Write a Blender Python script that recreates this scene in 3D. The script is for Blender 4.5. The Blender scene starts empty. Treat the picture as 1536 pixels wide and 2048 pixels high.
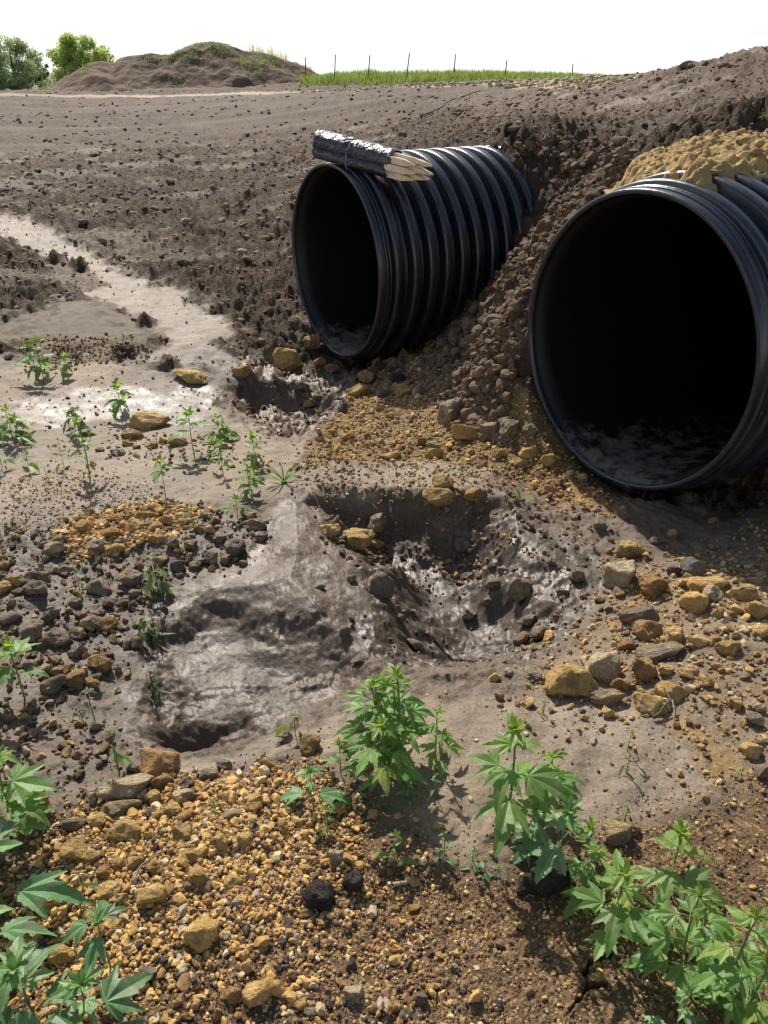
import bpy, math, random
import numpy as np
from mathutils import Vector, Matrix, Euler
from mathutils.bvhtree import BVHTree
random.seed(7); RNG = np.random.default_rng(7)
PI = math.pi; R = math.radians
SC = bpy.context.scene; COL = SC.collection

# ------------------------------------------------------------------ camera, sky, sun
EYE = Vector((0, 0, 1.6)); F = 1535.0; PITCH = math.atan((1024-145)/F)
cd = bpy.data.cameras.new('camera'); cam = bpy.data.objects.new('camera', cd); COL.objects.link(cam)
cam.location = EYE; cam.rotation_euler = (PI/2-PITCH, 0, 0)
cd.sensor_fit = 'VERTICAL'; cd.sensor_height = 24; cd.lens = 24*F/2048; cd.clip_start = .05; cd.clip_end = 2000
SC.camera = cam
SUN_EL, SUN_AZ = R(42), R(-18)          # azimuth from +Y, towards -X
W = bpy.data.worlds.new('World'); SC.world = W; W.use_nodes = True
nt = W.node_tree; sky = nt.nodes.new('ShaderNodeTexSky'); sky.sky_type = 'NISHITA'; sky.sun_disc = False
sky.sun_elevation = SUN_EL; sky.sun_rotation = SUN_AZ; sky.air_density = 1.2; sky.dust_density = 1.5; sky.ozone_density = 1.5
bg = nt.nodes['Background']; bg.inputs['Strength'].default_value = .088
_g = nt.nodes.new('ShaderNodeNewGeometry'); _s = nt.nodes.new('ShaderNodeSeparateXYZ'); nt.links.new(_g.outputs['Incoming'], _s.inputs[0])
_r = nt.nodes.new('ShaderNodeMapRange'); nt.links.new(_s.outputs[2], _r.inputs[0])
_r.inputs[1].default_value = 0.; _r.inputs[2].default_value = -.42; _r.inputs[3].default_value = .95; _r.inputs[4].default_value = .03
_m = nt.nodes.new('ShaderNodeMix'); _m.data_type = 'RGBA'; nt.links.new(_r.outputs[0], _m.inputs[0]); nt.links.new(sky.outputs[0], _m.inputs[6])
_m.inputs[7].default_value = (11., 10.9, 10.7, 1); nt.links.new(_m.outputs[2], bg.inputs['Color'])      # bright haze veil
sl = bpy.data.lights.new('sun', 'SUN'); sl.energy = 5.0; sl.angle = R(.6); sl.color = (1, .94, .85)
sun = bpy.data.objects.new('sun', sl); COL.objects.link(sun)
sd = Vector((math.sin(SUN_AZ)*math.cos(SUN_EL), math.cos(SUN_AZ)*math.cos(SUN_EL), math.sin(SUN_EL)))
sun.rotation_euler = sd.to_track_quat('Z', 'Y').to_euler(); sun.location = (0, 0, 30)
SC.view_settings.view_transform = 'Standard'; SC.view_settings.look = 'None'
SC.view_settings.exposure = .38; SC.view_settings.gamma = 1
SC.render.engine = 'CYCLES'
try:
    SC.cycles.use_denoising = True; SC.cycles.max_bounces = 6; SC.cycles.caustics_reflective = False
except Exception: pass

# ------------------------------------------------------------------ helpers
CP, SP = math.cos(PITCH), math.sin(PITCH)
def ray(x, y):
    a = (x-768)/F; b = (1024-y)/F
    return Vector((a, CP+b*SP, -SP+b*CP)).normalized()
def atz(x, y, z=0.):
    d = ray(x, y); return EYE + d*((z-EYE.z)/d.z)
def atr(x, y, r):
    d = ray(x, y); return EYE + d*(r/math.hypot(d.x, d.y))
def project(P):
    X, Y, Z = P[0], P[1], P[2]-EYE.z; d = Y*CP-Z*SP
    return 768+F*X/d, 1024-F*(Y*SP+Z*CP)/d, d

def hash2(ix, iy, s):
    h = (ix.astype(np.int64)*374761393 + iy.astype(np.int64)*668265263 + s*2147483647) & 0xffffffff
    h = ((h ^ (h >> 13))*1274126177) & 0xffffffff
    return ((h ^ (h >> 16)) & 0xffffff)/float(0x1000000)
def vnoise(x, y, s=0):
    ix = np.floor(x); iy = np.floor(y); fx = x-ix; fy = y-iy
    out = 0
    for dx in (0, 1):
        for dy in (0, 1):
            a = hash2(ix+dx, iy+dy, s)*2*PI
            g = np.cos(a)*(fx-dx)+np.sin(a)*(fy-dy)
            wx = fx*fx*fx*(fx*(fx*6-15)+10); wy = fy*fy*fy*(fy*(fy*6-15)+10)
            out = out + g*(wx if dx else 1-wx)*(wy if dy else 1-wy)
    return out*1.5
def fbm(x, y, s=0, o=4, g=.5):
    v = 0; a = 1; 
    for k in range(o):
        v = v+a*vnoise(x, y, s+k*17); x = x*2.03+3.1; y = y*2.03-1.7; a *= g
    return v
def worley(x, y, s=0):
    """distance to nearest feature and that cell's random number"""
    ix = np.floor(x); iy = np.floor(y); best = np.full(x.shape, 9.); cid = np.zeros(x.shape)
    for dx in (-1, 0, 1):
        for dy in (-1, 0, 1):
            cx = ix+dx; cy = iy+dy
            px = cx+hash2(cx, cy, s); py = cy+hash2(cx, cy, s+5)
            d = (px-x)**2+(py-y)**2; m = d < best
            best = np.where(m, d, best); cid = np.where(m, hash2(cx, cy, s+9), cid)
    return np.sqrt(best), cid
def sstep(a, b, x):
    t = np.clip((x-a)/(b-a), 0, 1); return t*t*(3-2*t)
def sdf(px, py, poly):
    """signed distance to polygon, positive inside"""
    n = len(poly); d = np.full(px.shape, 1e9); ins = np.zeros(px.shape, bool)
    for i in range(n):
        ax, ay = poly[i]; bx, by = poly[(i+1) % n]
        ex, ey = bx-ax, by-ay; wx = px-ax; wy = py-ay
        t = np.clip((wx*ex+wy*ey)/(ex*ex+ey*ey+1e-12), 0, 1)
        d = np.minimum(d, (wx-ex*t)**2+(wy-ey*t)**2)
        c = ((ay > py) != (by > py)) & (px < (bx-ax)*(py-ay)/((by-ay)+1e-12)+ax)
        ins ^= c
    d = np.sqrt(d); return np.where(ins, d, -d)
def dline(px, py, line):
    d = np.full(px.shape, 1e9)
    for i in range(len(line)-1):
        ax, ay = line[i]; bx, by = line[i+1]; ex, ey = bx-ax, by-ay; wx = px-ax; wy = py-ay
        t = np.clip((wx*ex+wy*ey)/(ex*ex+ey*ey+1e-12), 0, 1)
        d = np.minimum(d, (wx-ex*t)**2+(wy-ey*t)**2)
    return np.sqrt(d)

def mesh(name, V, Fc, mat=None, smooth=True, cols=None, aux=None, parent=None, mats=None, midx=None, mesh_only=False):
    """V (n,3); Fc (m,k) array of equal sized faces or list of arrays"""
    me = bpy.data.meshes.new(name); V = np.asarray(V, np.float32)
    fl = Fc if isinstance(Fc, list) else [Fc]
    fl = [np.asarray(f, np.int32) for f in fl if len(f)]
    me.vertices.add(len(V)); me.vertices.foreach_set('co', V.ravel())
    idx = np.concatenate([f.ravel() for f in fl]); tot = np.concatenate([np.full(len(f), f.shape[1], np.int32) for f in fl])
    st = np.concatenate([[0], np.cumsum(tot)[:-1]]).astype(np.int32)
    me.loops.add(len(idx)); me.loops.foreach_set('vertex_index', idx)
    me.polygons.add(len(tot)); me.polygons.foreach_set('loop_start', st)
    me.polygons.foreach_set('use_smooth', np.full(len(tot), smooth))
    for m in (mats or [mat]): me.materials.append(m)
    if midx is not None: me.polygons.foreach_set('material_index', np.asarray(midx, np.int32))
    for nm, arr in (('Col', cols), ('Aux', aux)):
        if arr is not None:
            a = me.attributes.new(nm, 'FLOAT_COLOR', 'POINT')
            c = np.ones((len(V), 4), np.float32); c[:, :arr.shape[1]] = arr; a.data.foreach_set('color', c.ravel())
    me.update(calc_edges=True); me.validate()
    if mesh_only: return me
    o = bpy.data.objects.new(name, me); COL.objects.link(o)
    if parent: o.parent = parent
    return o
def tag(o, label=None, cat=None, group=None, kind=None):
    for k, v in (('label', label), ('category', cat), ('group', group), ('kind', kind)):
        if v: o[k] = v
    return o
def empty(name, loc, rz=0):
    o = bpy.data.objects.new(name, None); COL.objects.link(o); o.location = loc; o.rotation_euler = (0, 0, rz); o.empty_display_size = .1
    return o

# ------------------------------------------------------------------ materials
def newmat(name):
    m = bpy.data.materials.new(name); m.use_nodes = True; n = m.node_tree
    return m, n, n.nodes['Principled BSDF']
def N(n, t, **kw):
    x = n.nodes.new(t)
    for k, v in kw.items():
        if k in x.inputs: x.inputs[k].default_value = v
        else: setattr(x, k, v)
    return x
def mixc(n, fac, a, b, mode='MIX'):
    x = n.nodes.new('ShaderNodeMix'); x.data_type = 'RGBA'; x.blend_type = mode
    for s, v in ((0, fac), (6, a), (7, b)):
        if hasattr(v, 'is_linked') or hasattr(v, 'links'): n.links.new(v, x.inputs[s])
        else: x.inputs[s].default_value = v if s == 0 or len(v) == 4 else (*v, 1)
    return x.outputs[2]
def ramp(n, src, pts):
    x = n.nodes.new('ShaderNodeValToRGB'); e = x.color_ramp.elements
    while len(e) < len(pts): e.new(.5)
    for i, (p, c) in enumerate(pts): e[i].position = p; e[i].color = (c, c, c, 1) if isinstance(c, (int, float)) else (*c, 1)
    n.links.new(src, x.inputs[0]); return x.outputs[0]
def noise(n, scale, detail=4, rough=.55, coord='Object', dist=0):
    tc = n.nodes.new('ShaderNodeTexCoord'); x = N(n, 'ShaderNodeTexNoise', Scale=scale, Detail=detail, Roughness=rough, Distortion=dist)
    n.links.new(tc.outputs[coord], x.inputs['Vector']); return x.outputs['Fac']
def bump(n, b, src, dist, strength=1, prev=None):
    x = N(n, 'ShaderNodeBump', Strength=strength, Distance=dist); n.links.new(src, x.inputs['Height'])
    if prev: n.links.new(prev, x.inputs['Normal'])
    n.links.new(x.outputs[0], b.inputs['Normal']); return x.outputs[0]
def math_(n, op, a, b):
    x = n.nodes.new('ShaderNodeMath'); x.operation = op
    for i, v in enumerate((a, b)):
        if hasattr(v, 'links'): n.links.new(v, x.inputs[i])
        else: x.inputs[i].default_value = v
    return x.outputs[0]

def ground_material():
    m, n, b = newmat('soil_and_mud')
    at = N(n, 'ShaderNodeAttribute', attribute_name='Col'); ax = N(n, 'ShaderNodeAttribute', attribute_name='Aux')
    sp = n.nodes.new('ShaderNodeSeparateColor'); n.links.new(ax.outputs['Color'], sp.inputs[0])   # R wet, G grain
    fine = noise(n, 140, 3, .6); mid = noise(n, 22, 5, .6)
    v = ramp(n, fine, [(.25, .62), (.75, 1.3)]); v2 = ramp(n, mid, [(.25, .8), (.75, 1.17)])
    c = mixc(n, 1., at.outputs['Color'], v, 'MULTIPLY'); c = mixc(n, 1., c, v2, 'MULTIPLY')
    c = mixc(n, sp.outputs[0], c, mixc(n, 1., c, (.72, .7, .7), 'MULTIPLY'))
    n.links.new(c, b.inputs['Base Color'])
    pat = ramp(n, noise(n, 9, 5, .65), [(.38, 0.), (.62, 1.)])
    ro = math_(n, 'MULTIPLY', sp.outputs[0], math_(n, 'ADD', math_(n, 'MULTIPLY', pat, .22), .36))
    n.links.new(math_(n, 'SUBTRACT', .88, ro), b.inputs['Roughness'])
    n.links.new(math_(n, 'ADD', math_(n, 'MULTIPLY', sp.outputs[0], .35), .2), b.inputs['Specular IOR Level'])
    rg_ = noise(n, 11, 9, .72); rgc = ramp(n, rg_, [(.32, .62), (.5, 1.), (.68, 1.45)])
    c2 = mixc(n, sp.outputs[2], c, mixc(n, 1., c, rgc, 'MULTIPLY')); n.links.new(c2, b.inputs['Base Color'])
    xm = N(n, 'ShaderNodeBump', Distance=.012); n.links.new(mid, xm.inputs['Height']); n.links.new(math_(n, 'SUBTRACT', .65, math_(n, 'MULTIPLY', sp.outputs[0], .45)), xm.inputs['Strength']); p = xm.outputs[0]
    xb = N(n, 'ShaderNodeBump', Distance=.12); n.links.new(rg_, xb.inputs['Height']); n.links.new(p, xb.inputs['Normal']); n.links.new(sp.outputs[2], xb.inputs['Strength']); p = xb.outputs[0]
    x = N(n, 'ShaderNodeBump', Distance=.006); n.links.new(fine, x.inputs['Height']); n.links.new(p, x.inputs['Normal'])
    n.links.new(math_(n, 'ADD', math_(n, 'MULTIPLY', sp.outputs[1], .8), .12), x.inputs['Strength'])
    n.links.new(x.outputs[0], b.inputs['Normal'])
    return m
def grain_material(name, rough=.9, bs=60, bd=.004):
    m, n, b = newmat(name); at = N(n, 'ShaderNodeAttribute', attribute_name='Col')
    v = ramp(n, noise(n, bs, 4, .6), [(.25, .7), (.75, 1.25)])
    n.links.new(mixc(n, 1., at.outputs['Color'], v, 'MULTIPLY'), b.inputs['Base Color'])
    b.inputs['Roughness'].default_value = rough; b.inputs['Specular IOR Level'].default_value = .25
    bump(n, b, noise(n, bs*2, 4, .65), bd, .8); return m
def rock_material(name, a, c, mud, mudamt, rough=.85):
    m, n, b = newmat(name)
    oi = n.nodes.new('ShaderNodeObjectInfo')
    tc = n.nodes.new('ShaderNodeTexCoord'); ad = n.nodes.new('ShaderNodeVectorMath'); ad.operation = 'MULTIPLY_ADD'
    cx = n.nodes.new('ShaderNodeCombineXYZ')
    for i in range(3): n.links.new(oi.outputs['Random'], cx.inputs[i])
    n.links.new(cx.outputs[0], ad.inputs[0]); ad.inputs[1].default_value = (37, 71, 13); n.links.new(tc.outputs['Object'], ad.inputs[2])
    def nz(s, d=5, r=.6):
        x = N(n, 'ShaderNodeTexNoise', Scale=s, Detail=d, Roughness=r); n.links.new(ad.outputs[0], x.inputs['Vector']); return x.outputs['Fac']
    c0 = mixc(n, ramp(n, nz(2.2), [(.35, 0.), (.65, 1.)]), a, c)
    c0 = mixc(n, ramp(n, nz(1.3, 3), [(.55, 0.), (.75, 1.)]), c0, tuple(min(1, q*1.35+.03) for q in a))
    c0 = mixc(n, ramp(n, nz(1.7, 6, .65), [(mudamt-.06, 1.), (mudamt+.06, 0.)]), c0, mud)
    c0 = mixc(n, 1., c0, ramp(n, nz(14), [(.3, .85), (.7, 1.35)]), 'MULTIPLY')
    mr = N(n, 'ShaderNodeMapRange'); n.links.new(oi.outputs['Random'], mr.inputs[0]); mr.inputs[3].default_value = .85; mr.inputs[4].default_value = 1.25
    hs = n.nodes.new('ShaderNodeHueSaturation'); n.links.new(mr.outputs[0], hs.inputs['Value']); n.links.new(c0, hs.inputs['Color'])
    n.links.new(hs.outputs[0], b.inputs['Base Color'])
    b.inputs['Roughness'].default_value = rough; b.inputs['Specular IOR Level'].default_value = .3
    h = nz(7, 8, .68); p = bump(n, b, h, .16, .75)
    vo = N(n, 'ShaderNodeTexVoronoi', Scale=9.); n.links.new(ad.outputs[0], vo.inputs['Vector'])
    bump(n, b, ramp(n, vo.outputs['Distance'], [(0., 0.), (.35, 1.)]), .05, .5, p)
    return m
def simple(name, col, rough=.6, vs=20, lo=.75, hi=1.2, bd=0, spec=.4, metallic=0):
    m, n, b = newmat(name)
    n.links.new(mixc(n, 1., (*col, 1), ramp(n, noise(n, vs), [(.3, lo), (.7, hi)]), 'MULTIPLY'), b.inputs['Base Color'])
    b.inputs['Roughness'].default_value = rough; b.inputs['Specular IOR Level'].default_value = spec; b.inputs['Metallic'].default_value = metallic
    if bd: bump(n, b, noise(n, vs*2, 5), bd)
    return m
def leaf_material(name, top, trans, tf=.45, rough=.5, muddy=0.):
    m, n, b = newmat(name)
    at = N(n, 'ShaderNodeAttribute', attribute_name='Col')     # R vein, G tone, B age
    sp = n.nodes.new('ShaderNodeSeparateColor'); n.links.new(at.outputs['Color'], sp.inputs[0])
    c = mixc(n, sp.outputs[1], tuple(q*.68 for q in top), tuple(q*1.55 for q in top))
    c = mixc(n, sp.outputs[2], c, (top[0]*2.1, top[1]*1.5, top[2]*1.))
    c = mixc(n, sp.outputs[0], c, (top[0]*2.4, top[1]*1.9, top[2]*2.2))
    c = mixc(n, 1., c, ramp(n, noise(n, 60), [(.3, .8), (.7, 1.2)]), 'MULTIPLY')
    if muddy: c = mixc(n, ramp(n, noise(n, 26, 6, .68), [(muddy, .9), (muddy+.15, 0.)]), c, (.26, .23, .16))
    n.links.new(c, b.inputs['Base Color']); b.inputs['Roughness'].default_value = rough; b.inputs['Specular IOR Level'].default_value = .45
    t = n.nodes.new('ShaderNodeBsdfTranslucent')
    tcx = mixc(n, sp.outputs[2], trans, (trans[0]*1.5, trans[1]*1.15, trans[2]))
    n.links.new(tcx, t.inputs[0])
    mx = n.nodes.new('ShaderNodeMixShader'); mx.inputs[0].default_value = tf
    n.links.new(b.outputs[0], mx.inputs[1]); n.links.new(t.outputs[0], mx.inputs[2])
    n.links.new(mx.outputs[0], n.nodes['Material Output'].inputs[0]); 
    bump(n, b, noise(n, 90, 3), .002, .6)
    return m
M = dict(
    ground=ground_material(), clod=grain_material('soil_clods', .9, 30, .008), gravel=grain_material('gravel_stones', .85, 120, .002),
    mound=grain_material('mound_soil', .95, 1.2, .15), clay=grain_material('ochre_clay', .95, 28, .012),
    ochre=rock_material('ochre_limestone', (.66, .44, .17), (.50, .30, .10), (.24, .185, .125), .38),
    pale=rock_material('pale_limestone', (.60, .49, .32), (.48, .34, .18), (.28, .23, .165), .40),
    muddy=rock_material('mud_coated_stone', (.56, .38, .18), (.38, .26, .13), (.25, .196, .145), .54, .5),
    grey=rock_material('grey_stone', (.25, .22, .195), (.19, .165, .14), (.16, .13, .11), .45, .75),
    dark=rock_material('dark_soil_lump', (.062, .046, .038), (.045, .034, .028), (.085, .065, .05), .35, .85),
    rust=rock_material('rust_stone', (.54, .32, .12), (.38, .21, .085), (.24, .175, .12), .42, .8),
    leaf=leaf_material('ragweed_leaf', (.11, .21, .055), (.27, .50, .06), .42, .5, .30),
    leafblue=leaf_material('ragweed_leaf_near', (.105, .225, .09), (.13, .36, .07), .32, .5, .33),
    leafmud=leaf_material('muddy_leaf', (.09, .16, .055), (.16, .30, .05), .3, .6, .42),
    leafyel=leaf_material('yellowed_leaf', (.14, .19, .04), (.35, .42, .06), .4, .6, .33),
    stem=simple('green_stem', (.13, .20, .06), .5, 60), stemdark=simple('reddish_stem', (.11, .085, .045), .55, 60),
    wood=simple('pine_wood', (.80, .64, .43), .6, 30, .88, 1.1), stick=simple('dry_stick', (.30, .24, .17), .8, 80), root=simple('dark_root', (.10, .075, .06), .85, 60),
    post=simple('fence_post_metal', (.05, .05, .045), .6, 5), bark=simple('bark', (.10, .085, .07), .9, 3),
)

# ------------------------------------------------------------------ pipes: frames
PAZ = R(58.5); PA = np.array([math.sin(PAZ), math.cos(PAZ), 0.]); PS = np.array([math.cos(PAZ), -math.sin(PAZ), 0.])  # axis, right-hand side
PL = np.array([-.353, 5.35, .47]); PB = np.array([1.03, 3.19, .58]); RR = .64
def onpipe(C, t, s, z): p = C+PA*t+PS*s; return (p[0], p[1], z)

# ------------------------------------------------------------------ terrain height
ctl = []
def cz(x, y, z): p = atz(x, y, z); ctl.append((p.x, p.y, z))
def cr(x, y, r): p = atr(x, y, r); ctl.append(tuple(p))
for x, y, z in [(0,2048,0),(400,2048,0),(768,2048,0),(1150,2048,0),(1536,2048,0),(0,1750,0),(400,1750,0),(768,1750,0),(1150,1750,0),(1536,1750,.02),
                (1536,1450,.06),(1250,1450,.02),(1000,1450,0),(750,1480,.0),(450,1570,-.01),(150,1500,-.03),(0,1300,-.03),(200,1150,-.02),(0,1000,-.02),(250,950,-.02),
                (450,950,-.04),(300,800,-.08),(0,800,-.05),(0,600,-.08),(250,620,-.1),(420,640,-.08),(0,450,-.1),(150,450,-.1),(400,450,-.03),(560,500,-.02),(560,640,-.03),(480,700,-.08),
                (0,330,-.05),(300,330,-.03),(560,350,.0),(0,260,0),(350,260,.02),(620,280,.05),
                (560,1000,-.03),(640,900,-.03),(760,850,-.01),(800,960,-.02),(950,950,.0),(540,1120,-.03),(420,1150,-.03),(330,1350,-.08),(560,1350,-.1),(640,1250,-.06),
                (1050,1000,-.03),(1180,1000,-.06),(1290,1000,-.09),(1400,1040,-.08),(1536,1080,-.02),(1200,1150,-.06),(1350,1150,0),(1536,1200,.05),(1150,1300,-.05),(1350,1320,.03),(900,850,.0)]:
    cz(x, y, z)
for x, y, r in [(1000,650,4.35),(1050,500,5.0),(1090,400,5.6),(1150,330,5.9),(990,300,6.6),(860,300,10),(1100,250,8.5),(1100,205,14),(1300,250,6.6),(1300,200,9),(1500,210,7),
                (1536,104,10),(1420,128,12),(1300,152,15),(1150,163,23),(1000,167,30),(840,172,35),(620,186,43),(300,194,45),(0,190,45),(700,215,27),(900,230,17),(930,270,11),
                (740,161,49),(900,158,47),(1100,163,44),(620,167,50),(760,176,44)]:
    cr(x, y, r)
ctl += [onpipe(PL,0,0,-.23), onpipe(PL,.3,0,-.24), onpipe(PL,.35,.45,-.12), onpipe(PL,.6,.66,.12), onpipe(PL,.9,.66,.42), onpipe(PL,1.2,.62,.72), onpipe(PL,1.45,.3,1.12), onpipe(PL,1.45,-.1,1.19), onpipe(PL,1.9,0,1.25), onpipe(PL,1.33,.1,1.19), onpipe(PL,1.3,.42,1.03), onpipe(PL,1.55,.55,1.08),
        onpipe(PL,.0,-.9,-.02), onpipe(PL,.3,-.9,.0), onpipe(PL,.8,-.9,.2), onpipe(PL,1.2,-.8,.7), onpipe(PL,-.3,0,-.22), onpipe(PL,.3,.75,.0), onpipe(PL,1.7,.5,1.1),
        onpipe(PB,0,0,-.12), onpipe(PB,.4,0,-.13), onpipe(PB,-.3,0,-.1), onpipe(PB,.05,-.75,.42), onpipe(PB,.3,-.75,.85), onpipe(PB,.7,-.7,1.13), onpipe(PB,.6,.7,.0), onpipe(PB,1.3,.7,.25), onpipe(PB,1.8,0,1.25),
        onpipe(PB,2.2,.6,1.2), onpipe(PB,1.3,-.3,1.22), onpipe(PB,0,.75,-.06), onpipe(PB,-.15,-.7,.1),
        (-6,3,-.02),(-3,1,0),(-4,-3,0),(0,-5,0),(4,-3,.1),(3,1,.1),(4,0,.15),(2.6,2,.1),(4.5,2.5,.6),(5,4,1.3),(7,5,1.6),(12,4,1.8),(12,12,2.2),(8,14,1.8),(25,25,1.6),(14,40,1.3),(-12,12,-.08),(-30,25,0),(-20,3,0),(-30,45,.3),(-6,25,0),(0,48,1.),(30,50,1.2),(-30,-20,0),(30,-20,.6)]
ctl = np.array(ctl)
_c = .35
_A = np.sqrt((ctl[:, None, 0]-ctl[None, :, 0])**2+(ctl[:, None, 1]-ctl[None, :, 1])**2+_c*_c)
_A -= np.eye(len(ctl))*.012
_w = np.linalg.solve(np.vstack([np.hstack([_A, np.ones((len(ctl), 1))]), np.append(np.ones(len(ctl)), 0)]), np.append(ctl[:, 2], 0))
def base(x, y):
    out = np.empty(x.shape); xf = x.ravel(); yf = y.ravel(); of = out.ravel()
    for i in range(0, len(xf), 60000):
        d = np.sqrt((xf[i:i+60000, None]-ctl[None, :, 0])**2+(yf[i:i+60000, None]-ctl[None, :, 1])**2+_c*_c)
        of[i:i+60000] = d@_w[:-1]+_w[-1]
    out = of.reshape(x.shape); rr = np.hypot(x, y)
    k = sstep(52, 90, rr); return out*(1-k)+.2*k

# zones, outlined on the ground they cover
def G(pts, z=-.03): return [tuple(atz(a, b, z)[:2]) for a, b in pts]
ZONE = dict(
  nearby=G([(-400,700),(60,705),(340,730),(470,712),(640,740),(700,860),(880,840),(1090,900),(1180,990),(1700,1000),(2600,2400),(-1000,2400)],-.04),
  flow=G([(-60,412),(60,440),(160,490),(270,545),(380,590),(440,640),(490,680),(430,700),(540,712),(480,745),(340,735),(240,740),(330,700),(290,650),(190,610),(130,595),(200,570),(170,530),(80,505),(0,470),(-80,450)],-.09),
  flow2=G([(-80,500),(20,520),(80,560),(130,600),(60,600),(0,560),(-60,560)],-.09),
  island=G([(90,520),(150,530),(210,565),(190,580),(110,570)],-.09),
  sed=G([(30,640),(130,605),(200,608),(270,635),(315,675),(320,710),(200,725),(40,720),(-20,690)],-.09),
  flat=G([(-80,730),(60,715),(340,735),(480,745),(560,790),(640,860),(600,930),(590,990),(420,1010),(120,1050),(-80,1100)]),
  gleam=G([(0,810),(160,770),(300,760),(420,745),(450,790),(380,830),(250,830),(100,850)]),
  stony=G([(-120,1090),(330,1015),(540,1050),(490,1130),(350,1160),(260,1300),(200,1400),(260,1500),(150,1640),(-160,1560)]),
  hump=G([(590,990),(690,1080),(740,1180),(760,1310),(640,1440),(300,1520),(230,1450),(250,1300),(350,1150),(500,1110),(560,1010)],-.06),
  pit=G([(690,1080),(860,1090),(1060,1080),(1200,1180),(1190,1300),(1080,1370),(950,1385),(690,1370),(740,1250)],-.18),
  apron=G([(480,720),(720,720),(700,800),(640,880),(540,900),(470,800)],-.15),
  ochre=G([(640,860),(720,740),(850,700),(900,830),(1100,880),(1190,960),(1230,1010),(1120,985),(980,950),(870,925),(600,930)],-.02),
  ledge=G([(590,925),(870,925),(985,940),(990,985),(780,978),(600,995)],-.02),
  right=G([(1120,1200),(1250,1120),(1620,1040),(1640,1520),(1450,1560),(1300,1440),(1060,1400)],.02),
  sand=G([(700,1400),(860,1370),(1000,1370),(1230,1420),(1380,1500),(1440,1590),(1300,1665),(1000,1640),(940,1740),(850,1700),(700,1540),(600,1490),(380,1545),(330,1520),(640,1430)],0),
  gravel=G([(80,1680),(230,1590),(420,1560),(640,1560),(700,1640),(850,1760),(950,2080),(-100,2150),(-80,1800)],0),
  brown=G([(850,1760),(1000,1740),(1200,1680),(1450,1620),(1650,1560),(1750,2150),(900,2150)],0),
  rill=G([(1370,1430),(1450,1480),(1490,1560),(1430,1590),(1380,1520),(1330,1440)],.03))
ROAD = [tuple(atr(x, y, r)[:2]) for x, y, r in [(-400,192,46),(0,193,45),(300,194,45),(620,186,43),(840,174,35),(1000,167,30),(1150,163,23),(1300,152,15),(1420,128,12),(1600,90,10.5)]]
PITA = G([(420,770),(500,735),(560,728),(660,735),(700,760),(690,850),(620,905),(530,900),(460,850)],-.1)
PITB = G([(600,985),(700,978),(860,985),(985,985),(1060,1060),(1170,1130),(1180,1240),(1080,1330),(930,1350),(780,1340),(735,1290),(720,1180),(670,1080)],-.03)
PITC = G([(300,1390),(450,1330),(620,1300),(735,1310),(730,1370),(645,1432),(500,1482),(380,1502),(285,1505),(240,1460)],-.03)
LEDGE = G([(330,1255),(430,1203),(480,1200),(560,1225),(650,1212),(745,1280),(765,1340),(735,1375),(645,1436),(500,1486),(380,1506),(285,1508),(232,1460),(270,1340)],-.03)
DOME = G([(590,985),(700,1085),(765,1200),(790,1320),(600,1330),(450,1260),(400,1180),(480,1110)],-.03)
HUMP2 = G([(600,1150),(700,1180),(760,1260),(770,1330),(700,1330),(640,1240)],-.03)
CRACKS = [G(c, 0) for c in ([(1225,1905),(1180,1925),(1168,1950),(1178,1975),(1150,2010),(1140,2025)], [(1178,1975),(1210,1968)], [(870,1185),(905,1205),(930,1225),(960,1240)])]

def carve(x, y, poly, D, wf, wn, s):
    P = np.array(poly); cy = P[:, 1].mean(); hy = (P[:, 1].max()-P[:, 1].min())/2
    d = sdf(x, y, poly)+.035*fbm(x/.15, y/.15, s, 4, .55)+.08*fbm(x/.45, y/.45, s+4, 2)
    w = wn+(wf-wn)*sstep(-.5, .5, (y-cy)/hy)
    return -D*sstep(0, 1, d/w), d
def inpipe(x, y, z, C, rad, t0, t1):
    dx = x-C[0]; dy = y-C[1]; t = dx*PA[0]+dy*PA[1]; s = dx*PS[0]+dy*PS[1]
    return (t > t0) & (t < t1) & (s*s+(z-C[2])**2 < rad*rad), t, s
SOIL = np.array([.122, .080, .050]); SILT = np.array([.285, .222, .158]); MUD = np.array([.122, .089, .060]); OCH = np.array([.36, .235, .10]); BRN = np.array([.15, .090, .046]); TAN = np.array([.26, .195, .125])
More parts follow.
